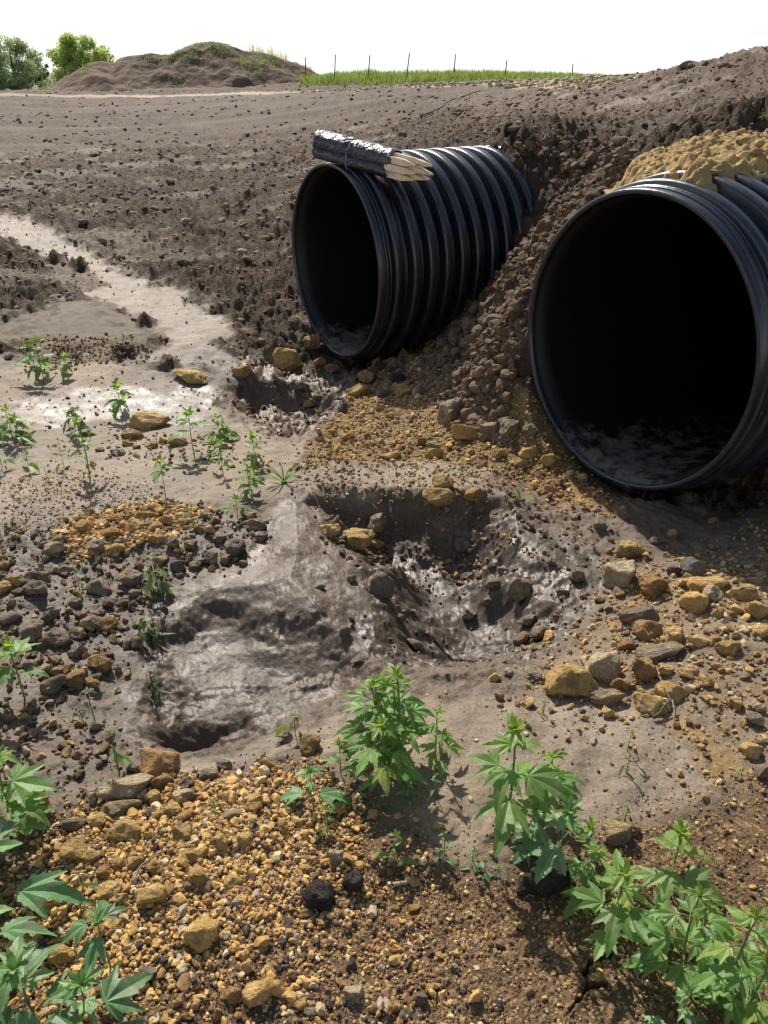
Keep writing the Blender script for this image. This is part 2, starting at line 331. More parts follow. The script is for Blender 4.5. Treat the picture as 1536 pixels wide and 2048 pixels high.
def terrain(x, y):
    """height, colour, aux of the ground at world x, y"""
    r = np.hypot(x, y); z = base(x, y)
    col = np.tile(SOIL, (len(x), 1)); wet = np.full(x.shape, .12); grain = np.full(x.shape, .7); clod = np.ones(x.shape)
    near = r < 16; xn = x[near]; yn = y[near]
    e = .05*fbm(xn/.25, yn/.25, 3, 4, .6)
    mk = {}
    for k, p in ZONE.items():
        if p is None: continue
        mk[k] = sdf(xn, yn, p)+e*(2.5 if k in ('flow', 'flow2', 'sed', 'island', 'gleam') else 1.)
    def lay(k, c, w, g, cl, soft=.05, amt=1.):
        m = sstep(-soft, soft, mk[k])*amt; f = np.zeros(x.shape); f[near] = m
        col[:] = col*(1-f[:, None])+np.asarray(c)*f[:, None]
        for arr, v in ((wet, w), (grain, g), (clod, cl)): arr[:] = arr*(1-f)+v*f
        return f
    lay('nearby', MUD*1.3, .4, .6, .22, .10)
    lay('flow', SILT*.80, .42, .35, .12, .09); 0 and lay('flow2', SILT*.8, .42, .15, .1, .12)
    lay('island', SOIL, .3, .7, .35); lay('sed', TAN*.50, .2, .5, .08, .06); z[near] += .055*sstep(-.05, .35, mk['sed'])
    lay('flat', SILT*.88, .3, .4, .05, .08); lay('gleam', SILT*.62, .72, .05, .0, .06)
    lay('apron', MUD*1.5, .7, .2, .12); lay('ochre', OCH*.62, .15, 1., .2); lay('ledge', SILT*.9, .3, .6, .06, .03)
    lay('stony', MUD*1.05, .6, .5, .12, .08); lay('hump', MUD*np.array([.92, .85, .78]), .71, .2, .0, .04)
    lay('right', TAN*.86, .25, .7, .1, .1); lay('pit', MUD*.85, .80, .1, .03, .05)
    lay('sand', SILT*.82, .3, .12, .0, .03); lay('gravel', BRN*.95, .12, 1., .12, .06); lay('brown', BRN*.92, .15, .9, .08, .06)
    lay('rill', OCH*.72, .2, .3, 0., .03)
    # road strip of pale gravel along the crest and beyond
    dr = dline(x, y, ROAD); wr = .5+r*.02; f = (1-sstep(wr*.6, wr, dr+.3*fbm(x/1.5, y/1.5, 8)))*sstep(9, 14, r)
    col[:] = col*(1-f[:, None]*.9)+np.array([.42, .32, .19])*f[:, None]*.9; clod *= (1-.8*f)
    far = sstep(10, 22, r)
    # worn track bands of smoother dark soil
    tb = np.clip(sstep(.05, .3, fbm(x/14, y/2.4, 31, 3))+sstep(20, 24, r)*(1-sstep(40, 46, r))*.6, 0, 1)*sstep(16, 24, r); col[:] = col*(1-.30*tb[:, None]*np.array([.85, 1., 1.1])); clod *= (1-.72*tb)
    z = z+tb*.05*np.sin(y*2.6+1.5*fbm(x/9, y/3, 33, 2))*sstep(12, 20, r)
    # silt film between clods on the field
    fil = sstep(.05, .45, fbm(x/1.9, y/.8, 41, 4)-.25+.5*sstep(2, -6, x+.1*y))*(clod > .7)*sstep(3.5, 5, y-.6*x)*(1-sstep(24, 32, r))
    col[:] = col*(1-.38*fil[:, None])+SILT*.85*.38*fil[:, None]; clod *= (1-.3*fil); wet += .15*fil
    # pits
    zc = np.zeros(x.shape)
    da, sa = carve(xn, yn, PITA, .16, .24, .38, 51); db, sb = carve(xn, yn, PITB, .21, .26, .48, 52); dc, s3 = carve(xn, yn, PITC, .12, .60, .16, 53); d4, s4 = carve(xn, yn, LEDGE, .032, .12, .16, 54); zc[near] = .085*sstep(-.02, .42, sdf(xn, yn, DOME))
    zc[near] += da+db+dc+d4; z = z+zc
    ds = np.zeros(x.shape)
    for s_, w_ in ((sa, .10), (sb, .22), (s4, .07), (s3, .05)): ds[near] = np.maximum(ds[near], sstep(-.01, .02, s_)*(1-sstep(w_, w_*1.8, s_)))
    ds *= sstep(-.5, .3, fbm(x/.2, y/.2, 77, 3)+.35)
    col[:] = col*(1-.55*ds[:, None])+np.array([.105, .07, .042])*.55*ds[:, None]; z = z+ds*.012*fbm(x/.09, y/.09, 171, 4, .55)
    # general undulation
    z = z+.018*fbm(x/.9, y/.9, 61, 3)*(1-sstep(.5, 1.2, 1/np.maximum(r, .01)))+.05*fbm(x/5, y/5, 63, 3)*sstep(4, 9, r)
    z = z+.006*fbm(x/.11, y/.11, 64, 4)*(1-clod*.5)
    # streaked flow ripples in the wet pit and silt
    wf = np.zeros(x.shape); wf[near] = sstep(-.02, .05, mk['pit']); 
    z = z+wf*.007*fbm(x/.26, y/.10, 65, 2)+(.004*fbm(x/.5, y/.08, 66, 3))*sstep(.3, .4, wet)
    sandf = np.zeros(x.shape); sandf[near] = sstep(-.02, .08, mk['sand']); a = R(35)
    z = z+sandf*.004*np.sin((x*math.cos(a)-y*math.sin(a))*38+2.5*fbm(x/.4, y/.4, 67, 2))
    hf = np.zeros(x.shape); hf[near] = sstep(-.02, .1, np.maximum(mk['hump'], mk['stony']-.03)); hm = hf > .01
    hx = x[hm]; hy = y[hm]; z[hm] += hf[hm]*(.016*fbm(hx/.30, hy/.22, 161, 2, .45)+.003*np.abs(fbm(hx/.05, hy/.035, 163, 3)))
    ap = np.zeros(x.shape); ap[near] = sstep(-.05, .06, np.maximum(mk['apron'], mk['nearby']*0-1)); hm = ap > .01
    z[hm] += ap[hm]*(.03*fbm(x[hm]/.13, y[hm]/.13, 167, 4, .6))
    # clods
    clod *= 1-.45*sstep(1.0, 2.2, x)*sstep(4.5, 6, y)
    near2 = (clod > .02)&(r < 60)
    X = x[near2]; Y = y[near2]; rr = r[near2]; cc = clod[near2]; hh = np.zeros(X.shape)
    dom = .02*fbm(X/.06, Y/.06, 5, 2)
    for sc, am, sd_, r0, r1 in ((.30, .060, 71, 3, 99), (.13, .052, 72, 0, 40), (.055, .028, 73, 0, 16), (.8, .09, 75, 9, 99)):
        w_, c_ = worley((X+dom)/sc, (Y+dom*.8)/sc, sd_)
        b_ = np.clip(1-w_/.62, 0, 1)**.7*sstep(.25, .8, c_)
        hh += am*b_*(1-sstep(r1*.6, r1, rr))*sstep(r0*.7, r0+.1, rr)
    hh += .03*fbm(X/.22, Y/.22, 76, 4, .6)
    hh += .016*(np.abs(fbm(X/.045, Y/.045, 80, 2))-.25)*(1-sstep(9, 14, rr))
    hh += (.044*(np.abs(fbm(X/.12, Y/.12, 78, 2))-.25)+.048*(np.abs(fbm(X/.34+5, Y/.34, 79, 3))-.25))
    z[near2] += hh*cc
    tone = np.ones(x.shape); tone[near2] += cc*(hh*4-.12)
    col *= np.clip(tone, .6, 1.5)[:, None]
    # cracks
    for c in CRACKS:
        dl = dline(xn, yn, c)+.004*fbm(xn/.02, yn/.02, 81, 2); z[near] += -.03*(1-sstep(.001, .006, dl)); 
    # speckle: stone grains in the gravelly soils
    g2 = np.zeros(x.shape); g2[near] = np.maximum.reduce([sstep(-.03, .05, mk[k]) for k in ('gravel', 'ochre', 'brown')])
    ng = g2 > .01; w_, c_ = worley(x[ng]/.011, y[ng]/.011, 91); q = (c_ > .62)*(w_ < .42)*g2[ng]
    kk = col[ng]; col[ng] = kk*(1-q[:, None]*.8)+(OCH*.95)*(q*.8)[:, None]; z[ng] += .0035*np.clip(1-w_/.5, 0, 1)*g2[ng]
    col *= (1+.14*fbm(x/.35, y/.35, 95, 4))[:, None]
    hue = fbm(x/.8, y/.8, 97, 3); col *= 1+hue[:, None]*np.array([.08, .0, -.1])
    # keep clear under the pipe mouths, scour at their sills
    for C in (PL, PB):
        dx = x-C[0]; dy = y-C[1]; t = dx*PA[0]+dy*PA[1]; s = dx*PS[0]+dy*PS[1]
        m = (np.abs(s) < .6)&(t > -.25)&(t < .9); lim = C[2]-np.sqrt(np.maximum(.64**2-s*s, 0))-.03+.35*np.maximum(-t, 0)
        z = np.where(m, np.minimum(z, np.maximum(lim, C[2]-.68)), z)
    return z, np.clip(col, .01, .8), np.stack([np.clip(wet, 0, 1), np.clip(grain, 0, 1), np.clip(clod, 0, 1)], 1), clod

az = np.concatenate([np.arange(-33, 33, .078), np.arange(33, 60, .6), np.arange(60, 300, 5), np.arange(300, 327, .6)])
az = np.radians(az)
rs = [.06]
while rs[-1] < 600:
    q = rs[-1]
    rs.append(q+(.03 if q < .74 else max(.0022, min(.00125*(q*q+2.56)/1.6, .0085*q))))
rs = np.array(rs); na, nr = len(az), len(rs)
AZ, RS = np.meshgrid(az, rs); gx = (np.sin(AZ)*RS).ravel(); gy = (np.cos(AZ)*RS).ravel()
gz, gc, ga, gcl = terrain(gx, gy)
print('terrain verts', len(gx), nr, na)
i0 = np.arange(nr-1)[:, None]*na; j0 = np.arange(na)[None, :]; j1 = (j0+1) % na
GF = np.stack([i0+j0, i0+j1, i0+na+j1, i0+na+j0], -1).reshape(-1, 4)[:, ::-1]
kill = np.zeros(len(gx), bool)
for C in (PL, PB): kill |= inpipe(gx, gy, gz, C, .615, -.01, 6.)[0]
keep = ~kill[GF].any(1)
for C in (PL, PB):                      # steep faces that would hang like a curtain inside a pipe
    t_, s_ = inpipe(gx, gy, gz, C, 1, 0, 1)[1:]; fp = ((np.abs(s_) < .63)&(t_ > 0)&(t_ < 6))[GF].all(1); zz = gz[GF]
    keep &= ~(fp&(zz.max(1)-zz.min(1) > .12)&(zz.min(1) < C[2]+.55)&(zz.max(1) > C[2]-.55))
GV = np.stack([gx, gy, gz], 1)
ground = mesh('ground', GV, GF[keep], M['ground'], cols=gc, aux=ga); tag(ground, kind='structure')
dep = bpy.context.evaluated_depsgraph_get()
BVH = BVHTree.FromObject(ground, dep)
def P(x, y):
    h = BVH.ray_cast(EYE, ray(x, y)); 
    return (h[0], h[1]) if h[0] is not None else (atz(x, y, 0), Vector((0, 0, 1)))
def drop(x, y):
    h = BVH.ray_cast(Vector((x, y, 30)), Vector((0, 0, -1)))
    return (h[0], h[1]) if h[0] is not None else (Vector((x, y, 0)), Vector((0, 0, 1)))

# ------------------------------------------------------------------ culvert pipes
def pipe_materials():
    out = []
    for nm, base_, ro, dust in (('black_hdpe_outer', (.008, .011, .020), .31, .64), ('black_hdpe_inner', (.006, .0065, .007), .55, .66)):
        m, n, b = newmat(nm)
        tc = n.nodes.new('ShaderNodeTexCoord'); sp = n.nodes.new('ShaderNodeSeparateXYZ'); n.links.new(tc.outputs['Object'], sp.inputs[0])
        zl = N(n, 'ShaderNodeMapRange'); n.links.new(sp.outputs[2], zl.inputs[0])
        if nm.endswith('outer'):
            zl.inputs[1].default_value = -.15; zl.inputs[2].default_value = -.66; zl.inputs[3].default_value = 0; zl.inputs[4].default_value = .16
            pat = noise(n, 5, 7, .65, dist=.4); f = math_(n, 'ADD', pat, zl.outputs[0]); mud = ramp(n, f, [(dust, 0.), (dust+.12, .75)])
            film = ramp(n, noise(n, 3.5, 8, .75), [(.42, 0.), (.75, .4)])
            c = mixc(n, film, (*base_, 1), (.06, .052, .045, 1)); c = mixc(n, mud, c, (.085, .062, .042, 1)); c = mixc(n, ramp(n, math_(n, 'ADD', noise(n, 55, 4, .7), math_(n, 'MULTIPLY', zl.outputs[0], .6)), [(.66, 0.), (.70, .8)]), c, (.14, .105, .07, 1))
        else:
            zl.inputs[1].default_value = -.40; zl.inputs[2].default_value = -.585; zl.inputs[3].default_value = -.3; zl.inputs[4].default_value = .09
            mp = n.nodes.new('ShaderNodeMapping'); mp.inputs['Scale'].default_value = (15, 13, 12); n.links.new(tc.outputs['Object'], mp.inputs[0])
            nz = N(n, 'ShaderNodeTexNoise', Scale=1., Detail=10., Roughness=.72, Distortion=.25); n.links.new(mp.outputs[0], nz.inputs['Vector'])
            yl = N(n, 'ShaderNodeMapRange'); n.links.new(sp.outputs[1], yl.inputs[0]); yl.inputs[1].default_value = .1; yl.inputs[2].default_value = 1.1; yl.inputs[3].default_value = 0.; yl.inputs[4].default_value = -.22
            f = math_(n, 'ADD', math_(n, 'ADD', nz.outputs['Fac'], zl.outputs[0]), yl.outputs[0]); mud = ramp(n, f, [(.44, 0.), (.60, .85)])
            c = mixc(n, mud, (*base_, 1), (.15, .13, .105, 1)); film = mud
        n.links.new(c, b.inputs['Base Color'])
        rr = ramp(n, mud, [(0., ro), (1., .95)]); n.links.new(rr, b.inputs['Roughness'])
        b.inputs['Specular IOR Level'].default_value = .7 if nm.endswith('outer') else .4
        p = bump(n, b, noise(n, 18, 5, .6), .004, .5); bump(n, b, mud, .002 if nm.endswith('outer') else .0006, .4, p)
        out.append(m)
    return out
PO, PI_ = pipe_materials()
def revolve(prof, seg=176, wob=0., seed=0, close=False):
    prof = np.array(prof); k = len(prof); a = np.linspace(0, 2*PI, seg, endpoint=False)
    T = prof[:, 0][:, None]+0*a; Rr = prof[:, 1][:, None]*(1+wob*np.sin(2*a+seed)[None, :]+.0015*np.sin(7*a+seed+prof[:, 0][:, None]*9))
    V = np.stack([np.cos(a)[None, :]*Rr, T, np.sin(a)[None, :]*Rr], -1).reshape(-1, 3)
    i = np.arange(k-1)[:, None]*seg; j = np.arange(seg)[None, :]; j2 = (j+1) % seg
    Fq = np.stack([i+j, i+j2, i+seg+j2, i+seg+j], -1).reshape(-1, 4)
    return V, Fq
def make_pipe(C, label, mud_seed):
    root = empty('culvert_pipe', tuple(C), -PAZ); tag(root, label, 'drain pipe', 'black corrugated culvert pipes')
    rim = [(.014, .606), (.002, .610), (.0, .613), (.0, .626), (.002, .629), (.034, .630), (.036, .6305), (.0365, .618), (.0375, .617), (.050, .617), (.0505, .633), (.0525, .636), (.062, .637), (.064, .634), (.0645, .618), (.072, .6175), (.0725, .634), (.075, .6375), (.084, .638), (.087, .635), (.0875, .606), (.09, .604)]
    V, Fq = revolve(rim); mesh('rim', V, Fq, PO, parent=root)
    pr = [(.09, .604), (.104, .605), (.106, .640), (.110, .652), (.118, .657), (.130, .658), (.150, .656), (.157, .650), (.160, .640), (.162, .606), (.168, .602)]
    t = .168; k = 0
    while t < 5.5:
        pr += [(t+.050, .600), (t+.054, .604), (t+.0565, .660), (t+.060, .672), (t+.068, .679), (t+.080, .6805), (t+.088, .679), (t+.096, .6805), (t+.108, .679), (t+.115, .672), (t+.118, .660), (t+.1205, .604), (t+.1225, .600)]
        t += .1225; k += 1
    V, Fq = revolve(pr); mesh('corrugated_shell', V, Fq, PO, parent=root)
    pi = [(.014, .606), (.04, .605), (.046, .596)]+[(.055+q*.0613, .592+.0015*math.cos(q*PI)) for q in range(1, 88)]+[(5.5, .3), (5.5, .001)]
    V, Fq = revolve(pi); mesh('inner_wall', V, Fq[:, ::-1], PI_, parent=root)
    return root
make_pipe(PL, 'far black corrugated pipe carrying the bundle of wooden stakes on its crown', 1)
make_pipe(PB, 'near large black corrugated pipe with ochre clay heaped on its crown', 2)

# ------------------------------------------------------------------ bundle of stakes lying on the far pipe
def add_box_tip(L, w, h, tip):
    """a square stake along +X from 0 to L with a pointed end"""
    c = w/2; d = h/2
    V = [(0, -c, -d), (0, c, -d), (0, c, d), (0, -c, d), (L-tip, -c, -d), (L-tip, c, -d), (L-tip, c, d), (L-tip, -c, d), (L, -c*.22, -d*.22), (L, c*.22, -d*.22), (L, c*.22, d*.22), (L, -c*.22, d*.22)]
    Fq = [(0, 3, 2, 1)]
    for a in (0, 4):
        for i in range(4): j = (i+1) % 4; Fq.append((a+i, a+j, a+4+j, a+4+i))
    Fq.append((8, 9, 10, 11)); return np.array(V), np.array(Fq)
A_ = Vector(atr(640, 286, 5.42)); B_ = Vector(atr(792, 327, 5.12)); axis = (B_-A_); BL = axis.length; axis.normalize()
vy = Vector((0, 0, 1)).cross(axis).normalized(); vz = axis.cross(vy)
bund = empty('stake_bundle', A_); tag(bund, 'bundle of pointed wooden stakes wrapped in shiny black plastic on far pipe', 'stakes')
bund.rotation_euler = Matrix((axis, vy, vz)).transposed().to_euler()
def film_material():
    m, n, b = newmat('black_plastic_film')
    b.inputs['Base Color'].default_value = (.03, .034, .04, 1); b.inputs['Specular IOR Level'].default_value = .8
    nz = noise(n, 14, 5, .6, dist=1.2); n.links.new(ramp(n, noise(n, 40, 3), [(.4, .2), (.6, .34)]), b.inputs['Roughness'])
    p = bump(n, b, nz, .02, .6); bump(n, b, noise(n, 70, 3, .6, dist=.6), .003, .5, p); return m
FILM = film_material()
def roll(name, cy, czz, ry, rz_, x0, x1, seed, squeeze=.12):
    ns, ng = 110, 72; V = []
    for i in range(ns+1):
        x = x0+(x1-x0)*i/ns
        tie = math.exp(-((x-BL*.47)/.018)**2)
        for j in range(ng):
            a = 2*PI*j/ng
            q = vnoise(np.array([x*16+math.cos(a)*1.2]), np.array([a*1.1+math.sin(a)]), seed)[0]*.05+vnoise(np.array([x*42+a*2.]), np.array([math.sin(a)*3.]), seed+3)[0]*.028*(1+2*math.exp(-((x-BL*.47)/.09)**2))
            s = 1+q-squeeze*tie
            e = 1-.1*max(0, (i-ns+4)/4)
            V.append((x+.006*math.sin(3*a+seed), cy+ry*s*e*math.cos(a), czz+rz_*s*e*math.sin(a)))
    i = np.arange(ns)[:, None]*ng; j = np.arange(ng)[None, :]; j2 = (j+1) % ng
    Fq = np.stack([i+j, i+j2, i+ng+j2, i+ng+j], -1).reshape(-1, 4)
    o = mesh(name, V, Fq, FILM, parent=bund)
    sm = o.modifiers.new('thick', 'SOLIDIFY'); sm.thickness = .003; return o
roll('plastic_wrap', 0, .010, .085, .068, 0, BL, 5)
roll('plastic_flap', -.03, -.045, .066, .042, .01, BL*.97, 9, .05)
# closed left end of the roll
V, Fq = revolve([(0, .001), (.002, .03), (-.004, .055), (.004, .082)], 40); V = V[:, [1, 0, 2]]; V[:, 2] = V[:, 2]*.86+.012
mesh('wrap_end', V, Fq, FILM, parent=bund)
spots = [(a*1.05, b*1.05, c*1.6) for a, b, c in [(-.052, .028, .20), (-.012, .045, .24), (.03, .035, .27), (-.06, -.012, .215), (-.02, .004, .26), (.022, -.006, .285), (-.048, -.05, .195), (-.008, -.036, .245), (.03, -.043, .265)]]
for i, (sy, sz, ex) in enumerate(spots):
    V, Fq = add_box_tip(ex*.62+.0, .038, .038, .075)
    o = mesh('stake', V, Fq, M['wood'], smooth=False, parent=bund); o.location = (BL-.035, sy, sz-.004); o.rotation_euler = (random.uniform(-.15, .15), random.uniform(-.02, .02), random.uniform(-.02, .02))
    bv = o.modifiers.new('b', 'BEVEL'); bv.width = .002; bv.segments = 1
def tube(pts, rad, seg=8, taper=1.):
    pts = [Vector(p) for p in pts]; V = []; n = len(pts)
    for i, p in enumerate(pts):
        d = (pts[min(i+1, n-1)]-pts[max(i-1, 0)]).normalized(); u = d.cross(Vector((.13, .2, 1))).normalized(); v = d.cross(u)
        r = (rad if not hasattr(rad, '__len__') else rad[i])*(1+(taper-1)*i/(n-1))
        for j in range(seg): a = 2*PI*j/seg; V.append(tuple(p+u*r*math.cos(a)+v*r*math.sin(a)))
    Fq = [(i*seg+j, i*seg+(j+1) % seg, (i+1)*seg+(j+1) % seg, (i+1)*seg+j) for i in range(n-1) for j in range(seg)]
    return np.array(V), np.array(Fq)
TW = simple('grey_twine', (.35, .34, .32), .6)
pp = [(BL*.47+.004*math.sin(k*1.7), -.012+.088*math.cos(2*PI*k/30), -.02+.098*math.sin(2*PI*k/30)) for k in range(31)]
V, Fq = tube(pp, .0028); mesh('twine', V, Fq, TW, parent=bund)
pp = [(BL*.47+k*.05, -.085-.004*math.sin(k), -.03-.002*k) for k in range(8)]
V, Fq = tube(pp, .0018); mesh('twine', V, Fq, TW, parent=bund)
# ------------------------------------------------------------------ stones: shapes
from mathutils import noise as mn
import bmesh
def stone_arrays(sub, seed, cuts=14, rough=.10):
    rg = np.random.default_rng(seed); bm = bmesh.new(); bmesh.ops.create_icosphere(bm, subdivisions=sub, radius=1)
    V = np.array([v.co[:] for v in bm.verts]); Fq = np.array([[v.index for v in f.verts] for f in bm.faces]); bm.free()
    V = V*1.0
    for k in range(cuts):
        n = rg.normal(size=3); n /= np.linalg.norm(n); h = rg.uniform(.52, .82); d = V@n-h; V = V-np.maximum(d, 0)[:, None]*n*.93
    nn = V/np.linalg.norm(V, axis=1)[:, None]; off = rg.uniform(-50, 50, 3)
    if sub > 2:
        q = np.array([mn.fractal(Vector(v*1.7+off), 1., 2., 3)*rough+mn.fractal(Vector(v*5+off), .9, 2., 4)*rough*.38 for v in V])
    else: q = rg.uniform(-1, 1, len(V))*rough*.6
    V = V+nn*q[:, None]; lo = V.min(0); hi = V.max(0); V = (V-(lo+hi)/2)/(hi-lo)
    return V, Fq
ST = [stone_arrays(4, 100+i, 10+i % 6, .11+.02*(i % 3)) for i in range(14)]
LUMP = [stone_arrays(4, 300+i, 3, .28) for i in range(4)]
MESHES = {}
def stone_mesh(kind, i):
    k = (kind, i)
    if k not in MESHES:
        V, Fq = (LUMP if kind == 'dark' else ST)[i]
        MESHES[k] = mesh('rock', V, Fq, M[kind], mesh_only=True)
    return MESHES[k]
CW = dict(ochre='ochre', pale='pale buff', muddy='muddy', grey='grey', dark='dark earth', rust='rusty orange')
used_labels = {}
rock_count = 0
pending = []
def rock(x, yb, w, h, kind, label=None, flat=1., rz=None):
    """x: middle, yb: foot, w h: size as seen; set on the ground there"""
    global rock_count
    p, nrm = P(x, yb-.3*h); d = project(p)[2]; w_ = w*d/F; h_ = h*d/F
    dep_ = min(w_*.95, max(w_*.55, h_*1.0)); H = max(.3*w_, min(w_*.95, h_*.92))*flat
    i = (int(x*7+yb*3)) % (4 if kind == 'dark' else 14)
    o = bpy.data.objects.new('rock', stone_mesh(kind, i)); COL.objects.link(o)
    rg = random.Random(int(x*31+yb))
    # keep the yaw small so that the seen width holds, tilt a little
    o.rotation_euler = (rg.uniform(-.35, .35), rg.uniform(-.35, .35), (rz if rz is not None else rg.uniform(-.35, .35))+(PI if rg.random() < .5 else 0))
    o.scale = (w_*1.06, dep_*1.06, H*1.12); o.location = (p.x, p.y, p.z+H*.24)
    o['kind'] = 'thing'; o['category'] = 'rock'; pending.append((o, x, yb-.3*h, w, h, kind, label)); rock_count += 1
    return o
